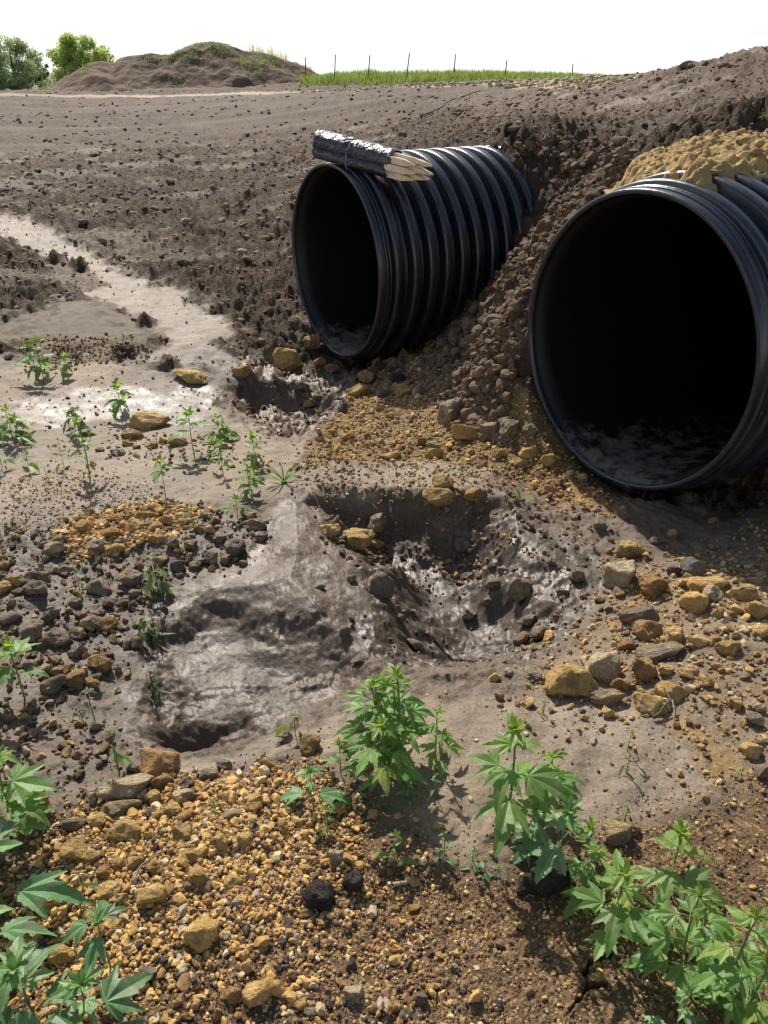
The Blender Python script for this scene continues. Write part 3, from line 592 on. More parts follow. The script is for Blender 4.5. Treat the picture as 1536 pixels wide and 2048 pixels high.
ROCKS = '''
575 750 55 55 o|blocky ochre rock wedged at the left foot of the far pipe
380 768 75 28 o|flat ochre slab on the rim of the washout left of far pipe
484 755 40 26 o|ochre rock between the flat slab and the blocky rock by far pipe
625 700 40 30 r|
300 862 82 34 o|long ochre block lying among seedlings on the silt left of the washout
268 884 45 26 r|
255 895 25 14 o|
305 900 22 18 o|
330 890 25 16 o|
355 895 40 22 o|
200 905 18 12 m|
235 912 30 14 m|
618 818 26 20 r|
730 765 30 25 o|
718 800 50 34 o|
773 802 40 25 g|
805 797 32 30 o|
796 768 35 24 d|
764 825 28 16 o|
785 842 30 18 o|
840 800 30 28 m|
901 848 56 52 m|largest mud coated brown stone on the bank between the two pipes
912 858 26 20 r|
933 884 60 34 o|ochre block at the foot of the bank between the two pipes
978 876 40 34 m|
1017 882 38 55 m|upright mud coated brown stone just left of the near pipe
1060 880 30 40 m|
997 918 28 22 o|
1054 920 35 25 o|
1042 934 28 16 o|
1097 932 34 26 o|
865 898 26 16 p|
869 920 38 24 o|
785 921 35 20 o|
885 982 42 32 o|ochre stone sitting on top of the rock at the lip of the central pit
878 1015 64 42 o|ochre and mud rock jutting from the lip of the central pit
946 1002 40 28 r|
657 1080 48 34 o|long ochre rock tilted on the left rim of the central pit
716 1098 64 42 o|biggest ochre rock on the upper left wall of the central pit
753 1068 42 40 m|
753 1097 32 18 o|
762 1200 56 60 m|round mud coated boulder in the floor of the central pit
703 1170 20 30 m|
1040 1205 52 58 m|cube shaped mud coated stone standing in shiny wet mud
990 1178 32 24 m|
1006 1155 24 24 m|
924 1110 34 42 m|
935 1160 28 16 m|
1153 1165 32 28 m|
1042 1292 36 32 m|
1079 1285 34 48 m|
1055 1250 40 20 m|
1124 1195 28 20 m|
1258 1117 60 38 o|
1241 1177 74 58 p|pale buff rock half in the shadow of the near pipe
1307 1200 56 50 r|rusty orange rock right of the half shaded pale one
1345 1160 28 38 g|
1386 1165 48 50 g|rounded grey stone in the shade below the near pipe
1415 1187 84 40 o|long ochre rock below the rounded grey stone
1385 1230 54 50 o|
1424 1208 44 40 p|pale pointed rock leaning on the long ochre rock
1433 1240 26 24 o|
1460 1242 28 22 r|
1485 1207 62 40 o|
1510 1239 50 38 o|
1513 1170 30 18 o|
1522 1278 38 32 o|
1457 1312 48 32 o|
1428 1050 22 16 r|
1343 1082 22 30 o|
1310 1090 24 18 m|
1199 1063 28 22 m|
1150 1040 22 16 m|
1275 1247 76 36 m|
1295 1284 54 46 r|
1345 1292 44 40 o|
1252 1304 34 26 r|
1320 1320 96 36 m|long mud coated slab lying across the right hand rock pile
1205 1370 68 76 p|tall pale rock with rust face behind the biggest boulder
1137 1402 96 86 o|biggest ochre boulder at the left end of the rock pile
1285 1372 52 76 r|tall rusty orange rock in the middle of the rock pile
1330 1352 34 26 o|
1345 1410 66 44 o|bright ochre rock at the lower right corner of the rock pile
1303 1430 72 44 o|lowest ochre rock of the pile with dry twigs over it
1242 1387 42 34 r|
1378 1358 44 20 o|
1413 1374 30 22 o|
1066 1362 35 20 m|
1215 1410 70 28 m|
1470 1422 30 32 o|
1505 1452 34 30 m|
1515 1424 28 20 p|
1500 1517 38 36 o|solitary ochre rock at the right edge of the silt fan
1410 1250 20 14 o|
1380 1300 24 16 o|
1430 1340 24 16 o|
1490 1360 22 16 m|
1168 1440 20 12 o|
168 1072 36 34 o|
220 1080 46 26 r|
268 1040 30 20 o|
295 1044 46 24 o|
335 1052 30 26 o|
270 1072 36 34 o|
308 1066 32 24 o|
312 1092 34 26 o|
228 1110 46 26 o|
192 1112 34 34 m|
107 1114 44 32 p|pale buff flat rock alone left of the ochre cluster on the silt
345 1102 28 38 m|
470 1117 42 46 m|largest mud coated stone at the right end of the stony mud
424 1132 32 36 m|
412 1047 22 32 m|
401 1067 28 22 r|
515 1064 40 28 m|
522 1084 28 22 m|
380 1100 24 20 m|
440 1085 26 20 m|
355 1142 30 26 g|
390 1140 26 18 m|
262 1174 52 36 m|
198 1192 50 34 m|
75 1192 46 36 m|
182 1272 38 54 m|tall mud coated stone standing in the stony mud at left
221 1268 36 46 r|
65 1287 46 52 m|
114 1292 52 32 m|
157 1282 32 30 m|
100 1245 40 26 m|
20 1250 40 30 m|
203 1342 48 34 r|
152 1377 42 38 r|
108 1387 56 38 m|
185 1377 36 20 r|
157 1322 34 34 m|
8 1192 36 32 o|
30 1172 32 22 o|
5 1145 28 26 o|
85 1165 36 24 m|
130 1150 30 20 m|
150 1215 28 22 m|
245 1215 26 18 m|
110 1330 30 22 m|
60 1340 30 20 m|
315 1556 88 62 r|slab like pale rusty rock at the near rim of the mud hollow
253 1602 104 58 p|angular pale buff rock at the top of the foreground gravel
325 1576 42 30 r|
184 1606 24 24 p|
270 1546 32 20 m|
243 1632 80 36 m|
72 1634 60 46 r|rusty orange block behind the large plant at left
148 1657 50 22 m|
307 1606 30 28 o|
367 1606 46 28 p|
195 1657 38 32 o|
250 1682 68 42 o|
348 1632 36 30 o|
318 1642 24 28 o|
372 1642 36 26 r|
420 1642 42 22 o|
367 1680 46 28 o|
448 1606 32 24 o|
503 1602 38 18 o|
462 1640 38 26 p|
510 1626 38 32 o|
150 1722 58 48 o|
183 1727 36 30 o|
235 1737 32 26 o|
270 1737 38 28 o|
315 1747 42 28 o|
385 1724 50 26 o|
437 1697 36 30 o|
490 1692 36 30 o|
210 1762 30 40 r|
400 1774 50 38 o|
466 1780 40 30 o|
222 1797 46 36 o|
239 1812 38 32 o|
300 1808 70 46 o|largest ochre rock in the middle of the foreground gravel
404 1895 64 60 o|square ochre rock standing alone low in the foreground gravel
75 1812 30 34 r|
110 1797 36 40 r|
125 1922 50 36 o|
295 1960 34 28 g|
520 2006 66 54 o|winged ochre rock at the bottom of the gravel
468 2012 32 60 r|
147 1967 26 22 o|
638 1818 62 60 d|larger dark soil lump on the foreground gravel
706 1780 44 42 d|smaller dark soil lump on the foreground gravel
672 1731 32 34 p|pale forked rock just above the two dark soil lumps
616 1746 34 18 o|
709 2004 40 34 p|
680 1629 24 34 o|
604 1653 26 20 o|
564 1662 28 22 o|
512 1624 38 36 o|
747 1638 22 20 o|
829 1773 20 20 o|
876 1659 28 16 o|
860 1986 22 20 o|
600 2019 26 24 o|
622 2032 30 22 m|
584 1956 18 22 o|
795 2020 22 18 o|
622 1511 44 46 r|dark rusty rock standing on the silt rim of the mud hollow
540 1541 40 22 r|
692 1502 30 34 o|
588 1600 30 20 o|
660 1560 22 16 o|
735 1540 26 22 o|
1232 1687 66 50 m|brown clay lump behind the plants on the lower right
1085 1785 118 62 d|long dark soil clod under the lower right plants
1265 1670 30 20 r|
1040 1860 22 16 o|
1195 1960 24 16 o|
1060 1990 20 18 o|
450 1540 34 20 m|
420 1560 40 22 m|
375 1575 30 22 m|
640 1180 22 14 m|
560 1230 22 12 m|
940 1240 30 22 m|
830 1300 40 22 m|
720 1330 36 22 m|
800 1245 26 20 m|
975 1210 26 14 m|
690 1270 24 20 m|
640 730 24 16 r|
690 720 24 18 r|
665 745 30 18 m|
560 770 26 16 m|
600 780 30 18 m|
640 800 28 18 m|
'''
KM = dict(o='ochre', p='pale', m='muddy', g='grey', d='dark', r='rust')
for ln in ROCKS.strip().splitlines():
    a, lb = ln.split('|'); q = a.split(); rock(float(q[0]), float(q[1]), float(q[2]), float(q[3]), KM[q[4]], lb or None)
# zone phrase for each stone that has no label of its own
def where(x, y):
    if y < 760: return 'at the foot of the far pipe' if x > 600 else 'on the rim of the washout'
    if y < 930 and x < 480: return 'among seedlings on the silt at left'
    if y < 850 and x < 700: return 'in the wet washout below the far pipe'
    if y < 850: return 'on the bank between the pipes'
    if y < 950 and x < 1150: return 'on the ochre ledge between the pipes'
    if x > 1130 and y < 1135: return 'in the shade of the near pipe'
    if x < 590 and y < 1085 and y > 1000: return 'at the top of the stony mud'
    if x < 590 and y < 1150: return 'in the middle of the stony mud'
    if x < 290 and y < 1225: return 'beside the wilted plants in the stony mud'
    if x < 290 and y < 1480: return 'low in the stony mud at the left edge'
    if x < 980 and y < 1140: return 'on the wall of the central pit'
    if x < 1180 and y < 1230: return 'in the floor of the central pit'
    if x < 1130 and y < 1400: return 'in the shiny mud below the pit'
    if y < 1240: return 'above the right hand rock pile'
    if x > 1360 and y < 1560: return 'scattered right of the rock pile'
    if y < 1440 and x > 1000: return 'within the right hand rock pile'
    if x > 1000: return 'near the lower right plants'
    if y < 1590: return 'on the silt rim of the mud hollow'
    if y < 1645 : return 'along the upper edge of foreground gravel'
    if y < 1700 and x < 340: return 'in the upper left of foreground gravel'
    if y < 1700: return 'in the upper right of foreground gravel'
    if x < 180: return 'by the plants at the lower left'
    if y < 1760 and x < 560: return 'by the bent twig in the gravel'
    if y < 1830 and x < 560: return 'near the largest ochre gravel rock'
    if x >= 560: return 'in the sparse gravel by the dark lumps'
    return 'at the bottom of the foreground gravel'
ORD = ['leftmost', 'second from left', 'third from left', 'fourth from left', 'fifth from left', 'sixth from left', 'seventh from left', 'eighth from left', 'ninth from left', 'tenth from left']
grp = {}
for o, x, y, w, h, kind, label in pending:
    if label: o['label'] = label; o['group'] = 'rocks lying on the mud and gravel'; continue
    sz = 'large' if w*h > 2000 else ('small' if w*h < 800 else 'medium'); sh = 'flat' if h < w*.58 else ('upright' if h > w*1.08 else 'chunky')
    grp.setdefault((sz, CW[kind], sh, where(x, y)), []).append((x, o))
for (sz, c, sh, wh), L in grp.items():
    L.sort(key=lambda t: t[0])
    for i, (x, o) in enumerate(L):
        s = f'{sz} {sh} {c} stone {wh}' if sz != 'medium' else f'{sh} {c} stone {wh}'
        o['label'] = s if len(L) == 1 else f'{s}, {ORD[i] if i < len(L)-1 or len(L) > 10 else "rightmost"}'
        o['group'] = 'rocks lying on the mud and gravel'
print('rocks', rock_count, len(grp))
# ------------------------------------------------------------------ gravel, clods, straw
P1 = [stone_arrays(2, 500+i, 12, .20) for i in range(10)]      # 162 verts
P0 = []
for i in range(14):
    rg = np.random.default_rng(700+i); bm = bmesh.new(); bmesh.ops.create_icosphere(bm, subdivisions=1, radius=.5)
    V = np.array([v.co[:] for v in bm.verts]); Fq = np.array([[v.index for v in f.verts] for f in bm.faces]); bm.free()
    bm = bmesh.new(); P0.append((V*(1+rg.uniform(-.28, .28, (len(V), 1))), Fq))
S2 = []
for i in range(12):
    rg = np.random.default_rng(800+i); bm = bmesh.new(); bmesh.ops.create_icosphere(bm, subdivisions=2, radius=.5)
    V = np.array([v.co[:] for v in bm.verts]); Fq = np.array([[v.index for v in f.verts] for f in bm.faces]); bm.free()
    for k in range(11):
        n = rg.normal(size=3); n /= np.linalg.norm(n); d = V@n-rg.uniform(.22, .40); V = V-np.maximum(d, 0)[:, None]*n*.95
    S2.append((V*1.15*(1+rg.uniform(-.13, .13, (len(V), 1))), Fq))
def scatter(name, pos, size, colr, variants, mat, sq=(.55, .9), smooth=True, kind='stuff', lift=.25):
    VV = []; FF = []; CC = []; off = 0; n = len(pos); vi = RNG.integers(0, len(variants), n)
    for k, (V, Fq) in enumerate(variants):
        m = np.where(vi == k)[0]
        if not len(m): continue
        a = RNG.uniform(0, 2*PI, len(m)); b = RNG.uniform(-.5, .5, len(m)); sx = size[m]*RNG.uniform(.8, 1.25, len(m)); sy = size[m]*RNG.uniform(.65, 1.05, len(m)); szz = size[m]*RNG.uniform(*sq, len(m))
        X = V[None, :, 0]*sx[:, None]; Y = V[None, :, 1]*sy[:, None]; Z = V[None, :, 2]*szz[:, None]
        X, Z = X*np.cos(b)[:, None]-Z*np.sin(b)[:, None], X*np.sin(b)[:, None]+Z*np.cos(b)[:, None]
        X, Y = X*np.cos(a)[:, None]-Y*np.sin(a)[:, None], X*np.sin(a)[:, None]+Y*np.cos(a)[:, None]
        W3 = np.stack([X+pos[m, 0, None], Y+pos[m, 1, None], Z+pos[m, 2, None]+(szz*lift)[:, None]], -1)
        VV.append(W3.reshape(-1, 3)); FF.append((Fq[None]+(np.arange(len(m))*len(V))[:, None, None]+off).reshape(-1, Fq.shape[1]))
        CC.append(np.repeat(colr[m], len(V), 0)); off += len(m)*len(V)
    o = mesh(name, np.concatenate(VV), np.concatenate(FF), mat, smooth=smooth, cols=np.concatenate(CC)); o['kind'] = kind; return o
def in_poly(poly, n, soft=.05, pw=0):
    P_ = np.array(poly); lo = P_.min(0)-soft; hi = P_.max(0)+soft; out = []
    tot = 0
    while tot < n:
        q = RNG.uniform(lo, hi, (n*2, 2)); s = sdf(q[:, 0], q[:, 1], poly); m = (s > RNG.uniform(-soft, soft, len(q)))
        if pw: m &= RNG.random(len(q)) < np.clip((1.2/np.hypot(q[:, 0], q[:, 1]))**pw, 0, 1)
        out.append(q[m]); tot += m.sum()
    return np.concatenate(out)[:n]
PAL = np.array([(.54, .34, .12), (.43, .26, .09), (.54, .42, .24), (.32, .18, .08), (.21, .125, .065), (.12, .085, .06), (.07, .05, .042), (.33, .27, .2)])
def cols_for(n, w):
    w = np.array(w, float); c = PAL[RNG.choice(len(PAL), n, p=w/w.sum())]*RNG.uniform(.8, 1.2, (n, 1)); return np.clip(c, .01, .8)
def put(xy):
    z, c, a, cl = terrain(xy[:, 0], xy[:, 1]); return np.column_stack([xy, z]), c, cl
# fine and coarse gravel of the foreground bed: more ochre and larger to the upper left
pos = []; siz = []; colr = []
def bed(poly, n, s0, s1, w, soft=.06, pw=0, mudmix=0.):
    xy = in_poly(poly, n, soft, pw); p, c, _ = put(xy); s = s0*(s1/s0)**(RNG.random(n)**1.8); cc = cols_for(n, w); cc = cc*(1-mudmix)+c*mudmix
    pos.append(p); siz.append(s); colr.append(cc)
bed(ZONE['gravel'], 9500, .004, .011, (6, 5, 3, 5, 5, 4, 4, 1), .10)
bed(G([(150,1650),(300,1590),(600,1560),(680,1650),(640,1800),(420,1900),(200,1980),(60,1900)], 0), 7000, .006, .0175, (12, 8, 4, 3, 2, 1, 1, 1), .10)
bed(G([(150,1640),(300,1590),(600,1560),(640,1650),(600,1760),(420,1830),(200,1900),(80,1850)], 0), 120, .020, .034, (9, 8, 2, 4, 2, .5, .5, 1), .06)
bed(ZONE['gravel'], 160, .018, .034, (7, 6, 3, 4, 3, 2, 2, 1), .06)
bed(ZONE['gravel'], 1500, .010, .022, (4, 3, 2, 4, 4, 3, 4, 1), .12)
bed(ZONE['brown'], 7000, .0035, .008, (2, 2, 1, 4, 5, 5, 3, 1), .15)
bed(ZONE['brown'], 450, .008, .017, (4, 3, 2, 3, 2, 2, 3, 1), .15)
bed(ZONE['sand'], 260, .004, .012, (4, 3, 2, 4, 4, 3, 4, 1), .0)
bed(ZONE['ochre'], 4200, .008, .024, (6, 6, 2, 4, 3, 1, 0, 1), .08, 0, .15)
bed(ZONE['ochre'], 160, .025, .05, (6, 6, 2, 4, 3, 1, 0, 1), .05, 0, .2)
bed(ZONE['right'], 90, .03, .05, (5, 5, 3, 5, 4, 2, 1, 1), .15, 0, .3)
bed(ZONE['stony'], 170, .03, .05, (1, 1, 1, 3, 5, 4, 1, 2), .05, 0, .55)
bed(G([(120,1090),(200,1040),(330,1015),(420,1040),(330,1090)], -.03), 60, .025, .045, (9, 8, 3, 3, 1, 0, 0, 0), .03)
bed(ZONE['ledge'], 500, .008, .022, (4, 4, 2, 4, 3, 2, 1, 1), .05, 0, .3)
bed(ZONE['right'], 3000, .006, .024, (5, 5, 3, 5, 4, 2, 1, 1), .15, 0, .25)
bed(ZONE['stony'], 2400, .007, .030, (1, 1, 1, 3, 5, 5, 2, 2), .08, 0, .55)
bed(G([(120,1080),(180,1040),(330,1010),(420,1030),(350,1080),(250,1110),(150,1130)], -.03), 1300, .010, .030, (9, 8, 3, 3, 1, 0, 0, 0), .04)
bed(G([(0,960),(250,960),(330,1010),(150,1060),(0,1090)], -.03), 900, .006, .014, (3, 3, 1, 4, 5, 3, 1, 1), .1, 0, .35)
bed(G([(230,850),(420,870),(560,930),(520,960),(400,930),(220,920)], -.03), 260, .010, .028, (4, 4, 1, 4, 4, 3, 1, 1), .05, 0, .2)
bed(ZONE['pit'], 220, .008, .026, (1, 1, 0, 3, 5, 5, 3, 1), .1, 0, .6)
bed(G([(620,1050),(900,990),(1200,1030),(1250,1150),(1100,1140),(900,1120),(700,1150)], -.1), 800, .008, .03, (3, 2, 0, 4, 5, 5, 1, 1), .1, 0, .45)
bed(ZONE['apron'], 500, .01, .04, (2, 2, 0, 3, 5, 5, 1, 1), .1, 0, .5)
bed(ZONE['flow'], 200, .008, .03, (0, 1, 0, 3, 5, 5, 3, 1), .12, 0, .3)
bed(ZONE['flat'], 700, .006, .022, (2, 2, 0, 3, 5, 5, 2, 1), .1, 0, .3)
bed(G([(50,690),(260,690),(300,725),(60,745)], -.07), 450, .012, .03, (4, 3, 0, 4, 4, 3, 1, 1), .1, 0, .3)
pos = np.concatenate(pos); siz = np.concatenate(siz); colr = np.concatenate(colr)
big = siz > .0095
g1 = scatter('gravel', pos[big], siz[big]*1.1, colr[big], S2, M['gravel'], smooth=False, sq=(.5, .9))
V_ = None
g2 = scatter('fine_gravel', pos[~big], siz[~big], colr[~big], P0, M['gravel'], smooth=False)
# soil clods over the churned field and the bank
n = 60000; r_ = 3.0*(50/3.0)**RNG.random(n); a_ = R(-34)+R(70)*RNG.random(n)
xy = np.column_stack([np.sin(a_)*r_, np.cos(a_)*r_]); p, c, cl = put(xy)
dens = fbm(xy[:, 0]/1.1, xy[:, 1]/1.1, 201, 3)*.5+.5
ok = (cl > .3)&(RNG.random(n) < np.clip(1.75-r_*.055, .35, 1))&(RNG.random(n) < np.clip(dens*1.5, .15, 1)*np.clip(cl*1.3, 0, 1))
for C in (PL, PB):
    m_, t_, s_ = inpipe(p[:, 0], p[:, 1], p[:, 2], C, .76, -.12, 6.); ok &= ~m_
p = p[ok]; c = c[ok]; rr = np.hypot(p[:, 0], p[:, 1])
s = np.clip(rr*.0028*np.exp(RNG.normal(0, .65, len(p))), .008, .17)
tone = RNG.uniform(1., 1.6, (len(p), 1))
scatter('soil_clods', p, s, np.clip(c*tone, .02, .5), S2, M['clod'], sq=(.35, .65), lift=.05)
# chunkier clods tumbled on the bank between and above the pipes
bank_px = [(700,720),(790,700),(850,600),(1000,520),(1090,430),(1120,330),(1010,300),(1100,270),(1260,300),(1260,360),(1120,450),(1060,560),(1045,640),(1060,800),(1090,890),(1000,890),(900,830),(800,740)]
q = in_poly([tuple(map(float, a)) for a in bank_px], 9500, 6.); bp = []; 
for a, b in q:
    h, nn = P(a, b); bp.append(h[:])
p = np.array(bp); z_, c, _q, cl = terrain(p[:, 0], p[:, 1]); ok = np.abs(z_-p[:, 2]) < .12
for C in (PL, PB): ok &= ~inpipe(p[:, 0], p[:, 1], p[:, 2], C, .72, -.2, 6.)[0]
p = p[ok]; c = SOIL*1.05*(1+.2*fbm(p[:, 0]/.2, p[:, 1]/.2, 55, 3))[:, None]
scatter('bank_clods', p, np.clip(.010*np.exp(RNG.normal(0, .95, len(p))), .004, .085), np.clip(c*RNG.uniform(.85, 1.35, (len(p), 1)), .02, .5), P1, M['clod'], sq=(.6, 1.), lift=.0, smooth=False)
# straw and root fibres pressed into the soil
n = 3600; r_ = 2.2*(20/2.2)**RNG.random(n); a_ = R(-32)+R(66)*RNG.random(n); xy = np.column_stack([np.sin(a_)*r_, np.cos(a_)*r_])
xy = np.vstack([xy, in_poly(ZONE['gravel'], 120), in_poly(ZONE['brown'], 80)])
p, c, cl = put(xy); ok = (cl > .5)|(RNG.random(len(p)) < .08)
for C in (PL, PB): ok &= ~inpipe(p[:, 0], p[:, 1], p[:, 2], C, .72, -.1, 6.)[0]
p = p[ok]; m = len(p); L = RNG.uniform(.015, .055, m)*np.clip(np.hypot(p[:, 0], p[:, 1])/4, .6, 2); th = RNG.uniform(0, 2*PI, m); el = RNG.uniform(-.1, .55, m)
d = np.column_stack([np.cos(th)*np.cos(el), np.sin(th)*np.cos(el), np.sin(el)]); sd_ = np.column_stack([-np.sin(th), np.cos(th), 0*th]); w = (.0006+.0003*np.hypot(p[:, 0], p[:, 1])/2)
b0 = p+np.array([0, 0, .004]); e0 = b0+d*L[:, None]; up = np.array([0, 0, 1.])
V = np.stack([b0-sd_*w[:, None], b0+sd_*w[:, None], b0+up*w[:, None]*1.5, e0-sd_*w[:, None]*.5, e0+sd_*w[:, None]*.5, e0+up*w[:, None]], 1).reshape(-1, 3)
tri = np.array([[0, 1, 4, 3], [1, 2, 5, 4], [2, 0, 3, 5]]); Fq = (tri[None]+(np.arange(m)*6)[:, None, None]).reshape(-1, 4)
cc = np.repeat(np.array([.30, .24, .16])*RNG.uniform(.5, 1.2, (m, 1)), 6, 0)
mesh('straw', V, Fq, M['clod'], cols=cc)['kind'] = 'stuff'
# ochre clay heaped over the crown of the near pipe
def clay():
    nu, nv = 420, 300; u = np.linspace(.0, 3.0, nu); v = np.linspace(-1.5, .45, nv); U, Vv = np.meshgrid(u, v)
    d = np.minimum((.16+.05*U-Vv)*1.0, (U-.10-.30*np.clip(-Vv, -.1, .3)-.85*np.clip(-Vv-.3, 0, 1))*.8)+.035*fbm(U/.12, Vv/.12, 9, 4, .6)+.02*fbm(U/.4, Vv/.4, 19, 2)
    d = np.minimum(d, Vv+.85+.05*fbm(U/.2, Vv/.2, 29, 3)); k = sstep(0, .12, d)
    bs = PB[2]+np.where(Vv > -.3, np.sqrt(np.maximum(.68**2-Vv**2, .1)), math.sqrt(.68**2-.09))
    bs = np.maximum(bs, PB[2]+.3)
    th = sstep(-.02, .30, d)*(.02+.085*sstep(.1, 1.0, U-.1)*sstep(.25, -.25, Vv)+.03*sstep(.9, 2.4, U))+.02
    H = bs+th+.030*fbm(U/.3, Vv/.3, 11, 4, .55)*sstep(0, .3, d)+.015*fbm(U/.07, Vv/.07, 12, 4, .6)
    w_, c_ = worley(U/.10+.2*fbm(U/.05, Vv/.05, 3, 2), Vv/.10, 14); H = H+.014*np.clip(1-w_/.6, 0, 1)*(c_ > .4)
    w_, c_ = worley(U/.04, Vv/.04, 15); H = H+.012*np.clip(1-w_/.6, 0, 1)*(c_ > .4)
    Z = (bs-.09)*(1-k)+H*k
    X = PB[0]+PA[0]*U+PS[0]*Vv; Y = PB[1]+PA[1]*U+PS[1]*Vv
    V = np.stack([X, Y, Z], -1).reshape(-1, 3)
    i = np.arange(nv-1)[:, None]*nu; j = np.arange(nu-1)[None, :]; Fq = np.stack([i+j, i+j+1, i+nu+j+1, i+nu+j], -1).reshape(-1, 4)
    kk = d.ravel(); Fq = Fq[(kk[Fq] > -.02).all(1)]
    x, y = V[:, 0], V[:, 1]
    c = np.array([.37, .25, .105])*(1+.22*fbm(x/.3, y/.3, 21, 4)[:, None]); g = sstep(.05, .5, fbm(x/.18, y/.18, 23, 4)); c = c*(1-g[:, None]*.5)+np.array([.27, .20, .11])*g[:, None]*.5
    o = mesh('clay_heap', V, Fq, M['clay'], cols=np.clip(c, .02, .7)); tag(o, 'heap of crumbly ochre clay covering the crown of the near pipe', 'clay heap')
    m = (d.ravel() > .05)&(Vv.ravel() > -.9); q = V[m]; n = 900; q = q[RNG.integers(0, len(q), n)]
    ck = scatter('clay_crumbs', q, np.clip(.014*np.exp(RNG.normal(0, .6, n)), .005, .045), np.array([.40, .27, .12])*RNG.uniform(.75, 1.2, (n, 1)), P1, M['clay'])
clay()
# ------------------------------------------------------------------ plants
def leaf_unit(lobes, seed, teeth=.09, web=.10):
    rg = np.random.default_rng(seed); ph = set()
    offs = [0, 1.2, 2.6, 4.2, 6, 8, 10.5, 13.5, 17, 21, 26, 32]
    for a, L, w in lobes:
        for o in offs: ph.add(round(a+o, 2)); ph.add(round(a-o, 2))
    ph |= {round(q, 2) for q in np.arange(-120, 120, 2.6)}
    ph = np.array(sorted(p for p in ph if -125 < p < 125)); ph = ph[np.concatenate([[True], np.diff(ph) > .6])]
    phr = np.radians(ph); am = max(abs(l_[0]) for l_ in lobes); r = np.where(np.abs(ph) < am, web, .10); 
    for a, L, w in lobes:
        x = np.linspace(.004, 1, 400); y = w*(1-x)**.85*x**.42*1.9; tt = 1+teeth*1.9*(1-.5*x)*((x*5.0+rg.random()) % 1-.5)*2
        de = np.degrees(np.arctan2(y*tt, x)); rr_ = np.hypot(x, y*tt)*L; o = np.argsort(de)
        q = np.interp(np.abs(ph-a), de[o], rr_[o], right=0.); r = np.maximum(r, q)
    S = np.array([0., .22, .45, .68, .86, 1.]); n = len(ph)
    X = S[:, None]*r*np.sin(phr); Y = S[:, None]*r*np.cos(phr)
    dist = np.full(X.shape, 9.)
    for a, L, w in lobes:
        ar = math.radians(a); al = X*math.sin(ar)+Y*math.cos(ar); pe = np.abs(X*math.cos(ar)-Y*math.sin(ar)); dist = np.minimum(dist, np.where(al > -.01, pe, 9.))
    Z = .34*np.minimum(dist, .16)
    V = np.stack([X, Y, Z], -1).reshape(-1, 3); i = np.arange(len(S)-1)[:, None]*n; j = np.arange(n-1)[None, :]
    Fq = np.stack([i+j, i+n+j, i+n+j+1, i+j+1], -1).reshape(-1, 4)
    vein = np.clip(1-dist/.016, 0, 1).reshape(-1)*.6
    return V, Fq, vein
L5 = [leaf_unit([(0, 1, .20), (s*42, .70, .18), (-s*44, .66, .18), (80*s, .36, .14), (-77*s, .34, .14)], k, .17, .36) for k, s in ((1, 1), (2, -1), (8, 1))]
L3 = [leaf_unit([(0, 1, .23), (44, .68, .19), (-41, .72, .19)], k, .16, .34) for k in (3, 4)]
L1 = [leaf_unit([(0, 1, .26)], k, .08) for k in (5, 6)]
LG = [leaf_unit([(0, 1, .04)], 7, 0)]
class Fol:
    def __init__(s): s.V = []; s.F = []; s.C = []; s.n = 0
    def leaf(s, unit, base_, direc, up, L, droop, age=0., wid=1., twist=0.):
        V, Fq, vein = unit; y = np.array(direc, float); y /= np.linalg.norm(y); z = np.array(up, float); x = np.cross(y, z); x /= np.linalg.norm(x)+1e-9; z = np.cross(x, y)
        c, t = math.cos(twist), math.sin(twist); x, z = x*c+z*t, z*c-x*t
        P_ = V*np.array([wid, 1, 1]); ph_ = random.uniform(0, 6); zz = P_[:, 2]*random.uniform(.6, 1.5)-droop*P_[:, 1]**2-random.uniform(.1, .5)*P_[:, 0]**2+.05*np.sin(P_[:, 1]*7+P_[:, 0]*6+ph_)*np.hypot(P_[:, 0], P_[:, 1])+random.uniform(-.25, .25)*P_[:, 0]*P_[:, 1]; yy = P_[:, 1]*(1-.25*abs(droop)*P_[:, 1])
        W3 = np.array(base_)+L*(P_[:, 0, None]*x+yy[:, None]*y+zz[:, None]*z)
        s.V.append(W3); s.F.append(Fq+s.n); s.n += len(V)
        tone = random.random(); s.C.append(np.stack([vein, np.full(len(V), tone), np.full(len(V), age)], 1))
class Tub:
    def __init__(s): s.V = []; s.F = []; s.n = 0
    def add(s, pts, rad, taper=.6, seg=7):
        V, Fq = tube(pts, rad, seg, taper); s.V.append(V); s.F.append(Fq+s.n); s.n += len(V)
def curve(a, b, sag, n=6):
    a = Vector(a); b = Vector(b); return [a.lerp(b, k/(n-1))+Vector((0, 0, sag*math.sin(PI*k/(n-1)))) for k in range(n)]
